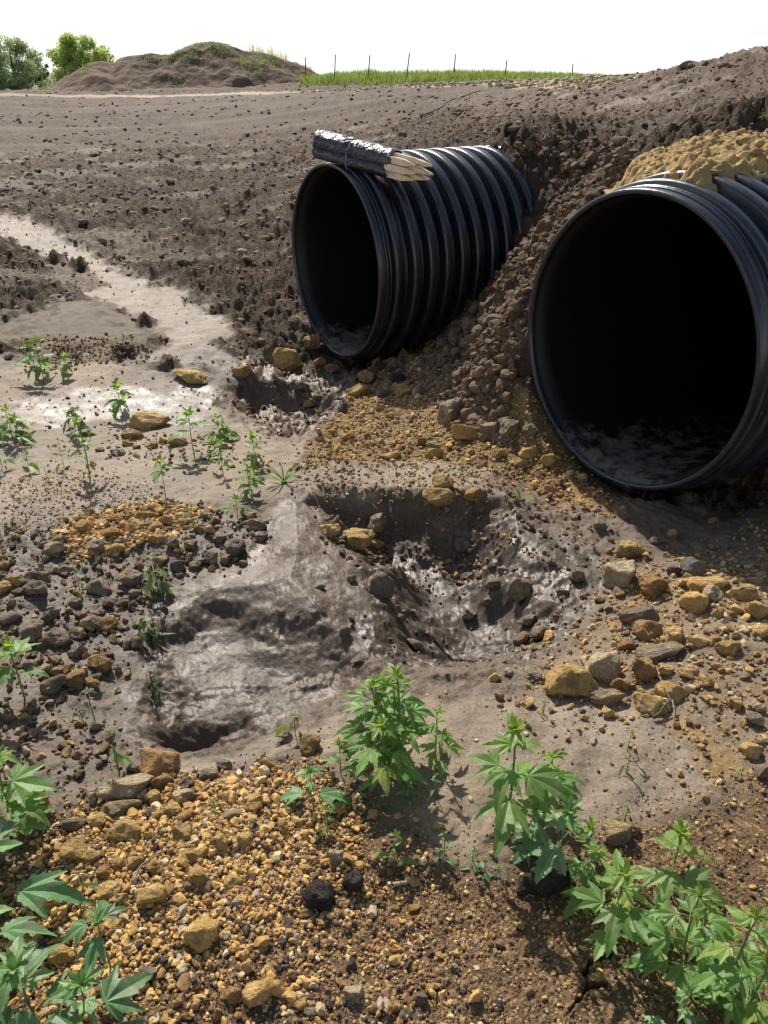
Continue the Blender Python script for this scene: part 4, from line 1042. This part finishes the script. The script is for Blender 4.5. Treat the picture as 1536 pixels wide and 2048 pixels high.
def plant(x, yb, yt, spread, nodes, label, mat='leaf', units=None, seed=0, lean=(0, 0), wilt=0., bare=.35, stemmat='stem', nst=1, leafscale=1., cat='weed', name='ragweed_plant', group='weed plants growing in the mud'):
    rg = random.Random(seed*97+int(x*3+yb)); random.seed(seed+int(x)); p, _ = P(min(max(x, -60), 1590), yb) if yb < 2200 else (atz(x, yb, 0), 0)
    if yb >= 2048 or x < 0 or x > 1536: p, _ = drop(*atz(x, yb, 0)[:2])
    d = project(p)[2]
    H = .01
    while project((p.x, p.y, p.z+H))[1] > yt and H < .9: H += .004
    half = spread/2*d/F
    root = empty(name, p); tag(root, label, cat, group)
    fo = Fol(); tu = Tub(); units = units or L3
    for s in range(nst):
        bx = Vector((0, 0, -.01)) if s == 0 else Vector((rg.uniform(-.4, .4)*half, rg.uniform(-.35, .35)*half, -.01))
        g = p.z-drop(p.x+bx.x, p.y+bx.y)[0].z; bx.z -= max(-.05, min(.08, g))
        hs = H*(1 if s == 0 else rg.uniform(.6, .92)); hf = half*(1 if nst == 1 else .70)
        top = Vector((bx.x*1.25+lean[0]*hs, bx.y*1.25+lean[1]*hs, hs*.86)); mid = bx.lerp(top, .5)+Vector((rg.uniform(-.05, .05)*hs, rg.uniform(-.05, .05)*hs, 0))
        pts = [bx*(1-t)**2+mid*2*t*(1-t)+top*t*t for t in [k/8 for k in range(9)]]
        rad = max(.0016, .0095*hs**.8); tu.add(pts, rad, .5)
        a0 = rg.uniform(0, PI)
        for k in range(nodes):
            t = bare+(1-bare)*(k+.5*rg.random()*.5)/max(nodes-1, 1) if nodes > 1 else .9; t = min(t, 1); f = t*8; i = min(int(f), 7); q = pts[i].lerp(pts[i+1], f-i)
            a0 += PI/2+rg.uniform(-.25, .25); last = k >= nodes-2 and nodes > 2
            size = (.62+.5*math.sin(PI*min(1, .25+t*.62)))*(0.62 if last else 1.)
            for sgn in (0, 1):
                a = a0+sgn*PI+rg.uniform(-.3, .3); el = rg.uniform(.1, .5)+(.4 if last else 0)-wilt*.9
                Lf = hf*.92*size*leafscale*rg.uniform(.65, 1.18); pet = hf*.28*size*(.6 if last else 1.)
                dr = Vector((math.cos(a)*math.cos(el), math.sin(a)*math.cos(el), math.sin(el))); e = q+dr*pet
                tu.add(curve(q, e, pet*.1, 5), max(.0009, rad*.42), .7, 5)
                ld = Vector((math.cos(a), math.sin(a), math.tan(el*.4-.12-wilt*.8))); 
                fo.leaf(rg.choice(units), e-dr*pet*.03, ld, (0, 0, 1) if wilt < .8 else (rg.uniform(-1, 1), rg.uniform(-1, 1), .4), Lf, rg.uniform(.15, .55)+wilt*.6, age=(.55 if last else (.9 if rg.random() < .07 else rg.uniform(0, .2))), wid=rg.uniform(.75, 1.1)*(1-.4*min(wilt, 1)), twist=rg.uniform(-.35, .35)+wilt*rg.uniform(-1, 1))
        for k in range(3):      # tight young leaves at the tip
            a = a0+k*PI/2+.4; ld = (math.cos(a)*.6, math.sin(a)*.6, .9-wilt*1.5); fo.leaf(rg.choice(units), top, ld, (-math.cos(a), -math.sin(a), .6), hf*.36*leafscale, .1+wilt*.3, age=.85)
    mesh('stem', np.concatenate(tu.V), np.concatenate(tu.F), M[stemmat], parent=root)
    mesh('foliage', np.concatenate(fo.V), np.concatenate(fo.F), M[mat], cols=np.concatenate(fo.C), parent=root)
    return root
pl = plant
# foreground
pl(792, 1532, 1322, 290, 6, 'tallest bushy green weed standing on the silt in the middle', 'leaf', L5+L3, 1, nst=6, bare=.3, leafscale=.66)
pl(1008, 1656, 1428, 215, 5, 'tall single stemmed green weed right of the bushy one', 'leaf', L5, 2, bare=.45, nst=1, leafscale=.95)
pl(1092, 1606, 1500, 190, 4, 'leafy weed behind and right of the tall single stemmed one', 'leaf', L3, 3, nst=2)
pl(1120, 1730, 1610, 190, 4, 'dark broad leaved weed over the long dark soil clod', 'leafblue', L3, 4, nst=1, bare=.2)
pl(1215, 1895, 1725, 190, 5, 'pale green weed with spread leaves beside the ground crack', 'leaf', L5, 5, nst=1, bare=.3)
pl(1330, 1782, 1650, 200, 4, 'weed with upright lobed leaves on bare brown soil at right', 'leaf', L5+L3, 6, bare=.2)
pl(1440, 2015, 1805, 320, 7, 'largest weed in the lower right corner with yellow green tip', 'leaf', L5, 7, nst=3, bare=.2, leafscale=.8)
pl(1175, 1790, 1690, 150, 4, 'low weed on the near side of the long dark clod', 'leaf', L5, 64, bare=.2, leafscale=.85)
pl(1060, 1700, 1620, 110, 4, 'low leafy weed at the foot of the tall single stemmed one', 'leafblue', L3, 65, bare=.15)
pl(1390, 1900, 1800, 150, 4, 'low weed between the upright lobed one and the corner one', 'leaf', L5, 66, bare=.2, leafscale=.85)
pl(1350, 2075, 1975, 150, 3, 'low pale leaved weed at the bottom right under the largest', 'leafblue', L5, 8, bare=.2)
pl(1540, 1900, 1790, 150, 3, 'weed cut off by the right edge of the picture', 'leaf', L5, 9, bare=.2)
pl(45, 1665, 1490, 250, 6, 'large lobed green weed at the left edge beside the rusty block', 'leaf', L5, 10, bare=.25, nst=2)
pl(15, 1830, 1640, 270, 4, 'broad leaved dark green weed below the rusty block at left edge', 'leafblue', L3, 11, bare=.3)
pl(15, 1985, 1810, 260, 4, 'weed with one long pointed leaf at the lower left edge', 'leafblue', L3, 12, bare=.5)
pl(85, 2075, 1920, 250, 4, 'three lobed weed in the lower left corner', 'leafblue', L3, 13, bare=.4)
pl(205, 2095, 1950, 230, 4, 'weed with grey green leaves at the bottom left of the gravel', 'leafblue', L5, 14, bare=.3)
pl(222, 1935, 1830, 180, 2, 'small three leaved weed standing in the foreground gravel', 'leafblue', L3, 15, bare=.8)
pl(625, 1605, 1535, 125, 3, 'low rosette weed at the top right of the gravel', 'leafblue', L3, 16, bare=.3)
pl(680, 1545, 1482, 90, 3, 'small weed behind the low rosette weed', 'leaf', L5, 17, bare=.3)
pl(655, 1672, 1612, 50, 2, 'seedling with upright leaves just below the rosette weed', 'leaf', L3, 18, bare=.4)
pl(790, 1738, 1662, 80, 3, 'seedling in sparse gravel right of the dark soil lumps', 'leaf', L1, 19, bare=.3)
pl(770, 1570, 1500, 120, 3, 'low leafy weed under the tallest bushy weed', 'leafblue', L3, 60, bare=.2)
pl(870, 1520, 1410, 130, 4, 'leafy weed growing against the right of the bushy one', 'leaf', L3, 61, bare=.2, nst=2)
pl(1165, 1740, 1640, 120, 3, 'small dusty weed beside the brown clay lump', 'leaf', L3, 62, bare=.3)
pl(1290, 1910, 1800, 150, 3, 'weed in the shade between the spread one and corner one', 'leafblue', L3, 63, bare=.2)
k = 20
for x, yb, yt, sp, lb in [(740,1600,1560,40,'tiny weed at the left of the narrow leaved row'), (768,1612,1580,38,'tiny weed second in the narrow leaved row'), (815,1600,1560,45,'narrow leaved sprig under the bushy weed'), (885,1720,1662,50,'reddish stemmed sprig on the silt edge'),
                          (945,1738,1690,42,'pale sprig left of a pair on the silt edge'), (968,1755,1715,40,'pale sprig between two others on the silt edge'), (995,1745,1715,36,'pale sprig nearest the long dark clod'), (870,1590,1545,50,'narrow leaved sprig in the shadow of bushy weed')]:
    pl(x, yb, yt, sp, 4, lb, 'leafblue', L1, k, bare=.15, leafscale=.9, name='weed_seedling', group='tiny sprigs in the foreground', cat='seedling'); k += 1
pl(170, 1792, 1745, 60, 2, 'dusty seedling between the left plants and gravel', 'leafmud', L1, 30, wilt=.3)
pl(238, 1542, 1450, 70, 4, 'drooping weed beside the slab at the hollow rim', 'leafmud', L3, 31, wilt=.7, stemmat='stemdark')
pl(190, 1440, 1375, 75, 3, 'thin weed with wilted lower leaves in the stony mud', 'leafmud', L3, 32, wilt=.4, stemmat='stemdark')
pl(50, 1400, 1278, 150, 4, 'tall thin weed casting a star shaped shadow at left edge', 'leaf', L5, 33, bare=.5)
pl(315, 1185, 1102, 105, 4, 'bushy half flattened weed in the stony mud', 'leafmud', L3, 34, wilt=.5, nst=2)
pl(310, 1275, 1220, 110, 4, 'mud smeared flattened weed on the smooth mud hump', 'leafmud', L3, 35, wilt=1.2, nst=2, stemmat='stemdark')
pl(310, 1390, 1335, 80, 4, 'mud smeared flattened weed in the middle of the mud hollow', 'leafmud', L3, 36, wilt=1.2, nst=2, stemmat='stemdark')
pl(590, 1470, 1425, 85, 3, 'grey wilted weed on the near rim of the mud hollow', 'leafmud', L3, 37, wilt=.5, stemmat='stemdark')
pl(160, 1180, 1135, 70, 3, 'wilted weed lying between stones in the stony mud', 'leafmud', L1, 38, wilt=1., stemmat='stemdark')
pl(1255, 1502, 1455, 45, 2, 'wilted yellowing seedling on the silt fan', 'leafyel', L1, 39, wilt=.6, name='weed_seedling', cat='seedling')
pl(1252, 1545, 1505, 42, 2, 'collapsed seedling just below the yellowing one', 'leafyel', L1, 40, wilt=1., name='weed_seedling', cat='seedling')
pl(1087, 1430, 1390, 32, 2, 'yellow seedling left of the biggest ochre boulder', 'leafyel', L1, 41, wilt=.6, name='weed_seedling', cat='seedling')
pl(1250, 1640, 1608, 45, 2, 'seedling behind the brown clay lump', 'leafyel', L1, 42, wilt=.4, name='weed_seedling', cat='seedling')
pl(1488, 1065, 1038, 30, 2, 'green seedling in the shade right of the near pipe', 'leaf', L1, 43, name='weed_seedling', cat='seedling')
pl(1480, 1555, 1530, 26, 2, 'green seedling below the solitary rock at right', 'leaf', L1, 44, name='weed_seedling', cat='seedling')
pl(370, 1100, 1080, 26, 2, 'small seedling in the middle of the stony mud', 'leaf', L1, 45, name='weed_seedling', cat='seedling')
pl(385, 1050, 1022, 45, 2, 'seedling at the top of the stony mud', 'leaf', L3, 46, name='weed_seedling', cat='seedling')
pl(430, 1620, 1602, 30, 2, 'tiny seedling at the upper edge of gravel', 'leaf', L1, 47, name='weed_seedling', cat='seedling')
# seedlings on the silt at left, back lit
mid = [(88,758,672,95,4,.35,L5,'tallest bright seedling left of the sediment mound',2), (136,748,708,62,3,.5,L3,'small bright seedling just right of the tallest one',1), (246,832,766,85,3,.6,L3,'curved stem seedling in front of the glaring wet silt',1),
       (25,878,812,100,4,.2,L3,'dark bushy weed at the left edge below the glaring silt',2), (160,868,812,120,3,.2,L3,'spreading wilted clump behind the slender weed',3), (180,960,828,62,5,.35,L3,'slender tall weed with dark lower leaves on the silt',1),
       (60,938,900,55,3,.3,L1,'low weed between the left edge and the slender weed',1), (120,900,878,28,2,.5,L1,'tiny pale seedling left of the slender weed',1), (128,935,902,36,3,.3,L1,'faint pale seedling beside the slender weed',1),
       (93,955,938,14,2,.3,L1,'tiny two leaved seedling below the low weed',1), (330,986,916,70,3,.7,L5,'umbrella shaped seedling alone on the silt',1), (388,905,818,90,3,.55,L5,'tall lobed seedling right of the long ochre block',1),
       (440,880,828,80,4,.3,L3,'bushy seedling at the rim of the washout',2), (446,945,878,55,3,.4,L3,'seedling in front of the bushy washout one',1), (511,930,864,70,3,.5,L5,'bright seedling at the head of the mud hump',1),
       (498,988,922,72,4,.3,L5,'many leaved seedling in front of the bright one',2), (475,1036,992,58,3,.4,L3,'small seedling lowest in the cluster by the mud hump',1), (5,935,885,40,2,.3,L3,'seedling cut off by the left edge',1), (430,905,880,50,3,.3,L3,'low leafy seedling between two taller ones',1)]
for i, (x, yb, yt, sp, nn, br, un, lb, ns) in enumerate(mid):
    pl(x, yb, yt, sp, nn, lb, 'leaf' if i not in (4,) else 'leafmud', un, 70+i, bare=br, nst=ns, leafscale=1.25, wilt=.0 if i != 4 else .4, name='ragweed_seedling', group='seedlings growing on the silt', cat='seedling')
def grass_sprig(x, yb, yt, sp, label, n=9):
    p, _ = P(x, yb); d = project(p)[2]; H = (yb-yt)*d/F*1.1; fo = Fol(); root = empty('grass_sprig', p); tag(root, label, 'grass', 'grass sprigs')
    for i in range(n):
        a = random.uniform(0, 2*PI); e = random.uniform(.5, 1.4); fo.leaf(LG[0], (0, 0, 0), (math.cos(a), math.sin(a), e), (-math.cos(a)*e, -math.sin(a)*e, 1), H*random.uniform(.7, 1.2), random.uniform(.1, .5), age=random.uniform(.2, .6), wid=.8)
    mesh('blades', np.concatenate(fo.V), np.concatenate(fo.F), M['leaf'], cols=np.concatenate(fo.C), parent=root)
grass_sprig(568, 965, 905, 60, 'grassy sprig with long thin blades above the mud hump', 11)
grass_sprig(1040, 1000, 962, 40, 'thin grass sprig on the bank left of the near pipe', 5)
grass_sprig(1010, 250, 235, 20, 'tiny green sprig on the embankment', 5); grass_sprig(1385, 305, 286, 20, 'yellow green sprig at the edge of the ochre clay', 6)
for x, y in ((905,240),(930,282),(1060,275),(1085,280),(1340,180),(1350,300),(1410,185),(1370,230)): grass_sprig(x, y, y-11, 14, 'tiny green sprig scattered on the bare embankment soil', 6)
# twigs
def twig(pts, r, label, mat='stick', name='twig'):
    W3 = [P(x, y)[0]+Vector((0, 0, h)) for x, y, h in pts]; o0 = W3[0].copy(); Q = []
    for i in range(len(W3)-1):
        for t in (0, .33, .66): q = W3[i].lerp(W3[i+1], t); Q.append(q+Vector((random.uniform(-r, r)*.8, random.uniform(-r, r)*.8, random.uniform(-r, r)*.5))-o0)
    Q.append(W3[-1]-o0); V, Fq = tube(Q, r, 7, .6); o = mesh(name, V, Fq, M[mat]); o.location = o0; tag(o, label, 'twig', 'twigs and roots on the ground')
twig([(265,1768,.006),(285,1735,.012),(330,1712,.02),(392,1694,.01)], .0022, 'long bent pale twig lying on the foreground gravel')
twig([(1305,1440,.01),(1338,1418,.03),(1322,1398,.045)], .004, 'angled broken twig over the lowest rock of the pile', 'root')
twig([(1342,1415,.03),(1348,1455,.0)], .003, 'thin pale twig hanging down beside the lowest pile rock')
twig([(840,236,.05),(870,225,.06),(905,206,.08),(960,185,.05)], .022, 'long dark root lying on the embankment', 'root', 'root')
twig([(895,222,.05),(940,188,.15)], .013, 'paler branch crossing the long dark root', 'stick', 'root')
twig([(1000,312,.03),(1010,303,.06),(1025,312,.03),(1050,318,.02)], .009, 'short root end sticking out above the far pipe', 'root', 'root')
twig([(1355,262,.02),(1375,245,.02),(1395,210,.02)], .008, 'thin curved root on the embankment soil at right', 'root', 'root')
twig([(782,1771,.008),(815,1770,.01)], .006, 'short stub of wood near the smaller dark lump', 'stick')
twig([(575,1478,.01),(560,1488,.006),(552,1492,.004)], .003, 'thin stem lying left of the grey wilted weed', 'root')
# ------------------------------------------------------------------ far ground: spoil mound, trees, grass, posts
def mound():
    S = np.array([(20,186),(60,184),(85,178),(105,170),(122,158),(145,148),(165,136),(180,126),(205,122),(228,127),(240,118),(262,112),(345,112),(365,102),(390,91),(420,86),(445,88),(470,95),(500,105),(525,107),(560,118),(590,125),(620,138),(650,158),(690,172)], float)
    r0 = 56.; nx, ny = 420, 130; px = np.linspace(15, 700, nx); ang = np.arctan2((px-768)/F, CP+(1024-140)/F*SP)
    yy = np.interp(px, S[:, 0], S[:, 1]); zt = np.array([atr(a, b, r0).z for a, b in zip(px, yy)])
    dr_ = np.linspace(-6.5, 6.5, ny)
    A, D_ = np.meshgrid(ang, dr_); Zt = np.tile(zt, (ny, 1)); rad = r0+D_; X = np.sin(A)*rad; Y = np.cos(A)*rad
    b_ = .15; n1 = fbm(X/3.2, Y/3.2, 301, 4, .5)
    k = np.clip(1-np.abs(D_+.6*n1*sstep(.3, 2, np.abs(D_)))/6.2, 0, 1)**.85; k = np.minimum(k*1.15, 1)
    Z = b_+(Zt-b_)*k+.16*n1*k*sstep(.2, 1.2, np.abs(D_))+.03*fbm(X/.5, Y/.5, 305, 3)*k
    Z = np.where(D_ < -5.2, np.maximum(Z, .1), Z); Z[0] = -1; Z[-1] = -1
    V = np.stack([X, Y, Z], -1).reshape(-1, 3); i = np.arange(ny-1)[:, None]*nx; j = np.arange(nx-1)[None, :]; Fq = np.stack([i+j, i+j+1, i+nx+j+1, i+nx+j], -1).reshape(-1, 4)
    c = np.array([.135, .088, .056])*(1+.3*fbm(X/1.2, (Y+Z*3)/1.6, 311, 4).ravel()[:, None])
    g = sstep(.25, .55, fbm(X/2.8, Y/2., 313, 4).ravel()+.25*(V[:, 2] > 2.2)); c = c*(1-.25*g[:, None])+np.array([.08, .12, .04])*.25*g[:, None]
    lo = sstep(1.1, .5, V[:, 2]-.3*fbm(X/2, Y/2, 317, 2).ravel()); c = c*(1-.6*lo[:, None])+np.array([.19, .13, .10])*.6*lo[:, None]
    o = mesh('mound', V, Fq, M['mound'], cols=np.clip(c, .01, .6)); tag(o, kind='structure'); return V, g
MV, MG = mound()
def blades(name, base_, H, lean, wid, c0, mat, label=None):
    m = len(base_); th = RNG.uniform(0, 2*PI, m); d = np.column_stack([np.cos(th), np.sin(th), 0*th])
    tip = base_+np.array([0, 0, 1.])*H[:, None]+d*(H*lean*RNG.uniform(0, 1, m))[:, None]; s = np.column_stack([-np.sin(th), np.cos(th), 0*th])*wid[:, None]
    V = np.stack([base_-s, base_+s, (base_+tip)/2+s*.8-d*(H*.06)[:, None], (base_+tip)/2-s*.8-d*(H*.06)[:, None], tip], 1).reshape(-1, 3)
    o4 = (np.arange(m)*5)[:, None]; Fq = o4+np.array([[0, 1, 2, 3]]); Ft = o4+np.array([[3, 2, 4]])
    C3 = np.stack([np.zeros(m), RNG.random(m), np.clip(c0+RNG.uniform(-.3, .3, m), 0, 1)], 1)
    o = mesh(name, V, [Fq, Ft], mat, cols=np.repeat(C3, 5, 0)); o['kind'] = 'stuff'; return o
# green verge along the fence
n = 26000; px = RNG.uniform(600, 1210, n); rr = RNG.uniform(0, 1, n)**.8*14
r1 = np.interp(px, [600, 740, 900, 1100, 1210], [47.5, 47, 45, 43.5, 34]); an = np.arctan2((px-768)/F, CP+(1024-140)/F*SP); rad = r1+rr+1.2*vnoise(px/30, px*0, 5)
xy = np.column_stack([np.sin(an)*rad, np.cos(an)*rad]); z = terrain(xy[:, 0], xy[:, 1])[0]
b_ = np.column_stack([xy, z-.02]); hh = (.16+.20*np.clip(vnoise(xy[:, 0]/1.2, xy[:, 1]/1.2, 7)+.4, 0, 1))*RNG.uniform(.6, 1.3, n)*np.interp(px, [600, 700, 1100, 1210], [1.2, 1.6, 1.1, .6])
M['grassfar'] = leaf_material('verge_grass', (.15, .22, .07), (.24, .38, .08), .4, .7)
blades('grass', b_, hh, .6, np.full(n, .022), .45, M['grassfar'])
# weeds in patches on the mound
idx = np.where((MG > .35)&(MV[:, 2] > .4))[0]; idx = RNG.choice(idx, 4500); b_ = MV[idx]+RNG.normal(0, .08, (4500, 3))*np.array([1, 1, 0]); blades('mound_weeds', b_, RNG.uniform(.04, .13, 4500), 1., np.full(4500, .02), .2, M['grassfar'])
# dry stalks on the right shoulder of the mound
idx = np.where((MV[:, 2] > 2.0)&(np.abs(np.hypot(MV[:, 0], MV[:, 1])-56.5) < .8))[0]; q = MV[idx]; pxx = np.array([project(v)[0] for v in q]); q = q[(pxx > 495)&(pxx < 575)]; q = q[RNG.integers(0, len(q), 160)]
blades('dry_weeds', q, RNG.uniform(.2, .75, 160), .25, np.full(160, .014), .9, M['leafyel'])
# trees
def tree(px, r, z0, H, Wd, label, top, trans, seed, blobs):
    rg = np.random.default_rng(seed); p = atr(px, 150, r); root = empty('tree', (p.x, p.y, z0)); tag(root, label, 'tree', 'trees beyond the field')
    tu = Tub(); tu.add([(0, 0, -.3), (.08, 0, H*.25), (-.05, .1, H*.5), (.05, 0, H*.8)], H*.035, .3, 9); ends = []
    for k in range(11):
        a = k*2.4; z = H*(.12+.05*k); e = (math.cos(a)*Wd*.36, math.sin(a)*Wd*.36, z+H*.22); tu.add([(0, 0, z), (e[0]*.5, e[1]*.5, z+H*.08), e], H*.014, .3, 6)
    mesh('trunk', np.concatenate(tu.V), np.concatenate(tu.F), M['bark'], parent=root)
    cs = []; cx = []
    for k in range(blobs):
        t = rg.random(); a = rg.uniform(0, 2*PI); zz = .10+.86*t; wr = Wd/2*math.sin(PI*min(1, .22+zz*.74))**.6*rg.uniform(.35, 1.); c = np.array([math.cos(a)*wr, math.sin(a)*wr, zz*H]); s = Wd*rg.uniform(.05, .13)
        m = int(150*(s/(Wd*.09))**2); v = rg.normal(size=(m, 3)); v /= np.linalg.norm(v, axis=1)[:, None]; cs.append(c+v*s*rg.uniform(.5, 1.1, (m, 1))*np.array([1, 1, .8])); cx.append(np.full(m, rg.random()))
    c = np.concatenate(cs); m = len(c); u = rg.normal(size=(m, 3)); u /= np.linalg.norm(u, axis=1)[:, None]; w = np.cross(u, rg.normal(size=(m, 3))); w /= np.linalg.norm(w, axis=1)[:, None]; s = rg.uniform(.05, .11, (m, 1))
    V = np.stack([c-u*s, c+w*s*.55, c+u*s*1.2, c-w*s*.55], 1).reshape(-1, 3); Fq = np.arange(m*4).reshape(-1, 4)
    C3 = np.stack([np.zeros(m), np.clip(np.concatenate(cx)*.6+rg.random(m)*.4, 0, 1), rg.random(m)*.5], 1)
    mt = leaf_material('tree_leaves', top, trans, .4, .6); mesh('crown', V, Fq, mt, cols=np.repeat(C3, 4, 0), parent=root)
tree(28, 74, .2, 3.5, 5.2, 'rounded blue green tree at the left edge', (.19, .28, .14), (.36, .50, .24), 1, 85)  # leaf colour paled to stand in for distance haze
tree(-40, 78, .2, 3.7, 5.5, 'blue green tree mostly beyond the left edge', (.19, .28, .14), (.36, .50, .24), 4, 70)  # same haze-paled leaf colour
tree(78, 80, .2, 2.2, 2.4, 'low sparse tree with bare twigs between the two larger trees', (.10, .15, .07), (.15, .25, .09), 2, 22)
tree(168, 66, .2, 3.5, 4.6, 'yellow green tree behind the left end of the mound', (.22, .32, .10), (.50, .68, .18), 3, 110)  # leaf colour lightened here too, in place of haze
# fence posts
for i, (x0, y0, x1, y1) in enumerate([(611,141,611,114),(669,147,671,109),(737,136,740,110),(814,140,819,106),(908,139,911,108),(1009,152,1014,120),(1143,158,1146,128)]):
    r = [50, 49, 48.5, 47.5, 47, 46, 45][i]; a = atr(x0, y0+8, r); zt = atr(x1, y1, r); V, Fq = tube([Vector((0, 0, -.3)), Vector((0, 0, 0)), (zt-a)*.5, zt-a], .032, 6, .9)
    o = mesh('fence_post', V, Fq, M['post']); o.location = a
    tag(o, ['thin fence post nearest the mound, short and upright', 'thin fence post second from the mound', 'thin fence post above the tallest green weeds', 'thin leaning fence post middle of the row', 'thin fence post above the verge behind far pipe', 'thin fence post second from the embankment end', 'thin lone fence post nearest the embankment'][i], 'fence post', 'fence posts along the green verge')
# riprap along the road edge
n = 1500; t = RNG.random(n); RD = np.array(ROAD); seg = np.interp(t, np.linspace(0, 1, len(RD)-4), np.arange(len(RD)-4)+3); i = seg.astype(int).clip(0, len(RD)-2); f = (seg-i)[:, None]; xy = RD[i]*(1-f)+RD[i+1]*f+RNG.normal(0, .45, (n, 2)); p, c, cl = put(xy)
scatter('roadside_stones', p, np.clip(.11*np.exp(RNG.normal(0, .4, n)), .05, .2)*np.clip(np.hypot(p[:, 0], p[:, 1])/24, .35, 1), np.array([.42, .34, .22])*RNG.uniform(.6, 1.15, (n, 1)), S2, M['gravel'])
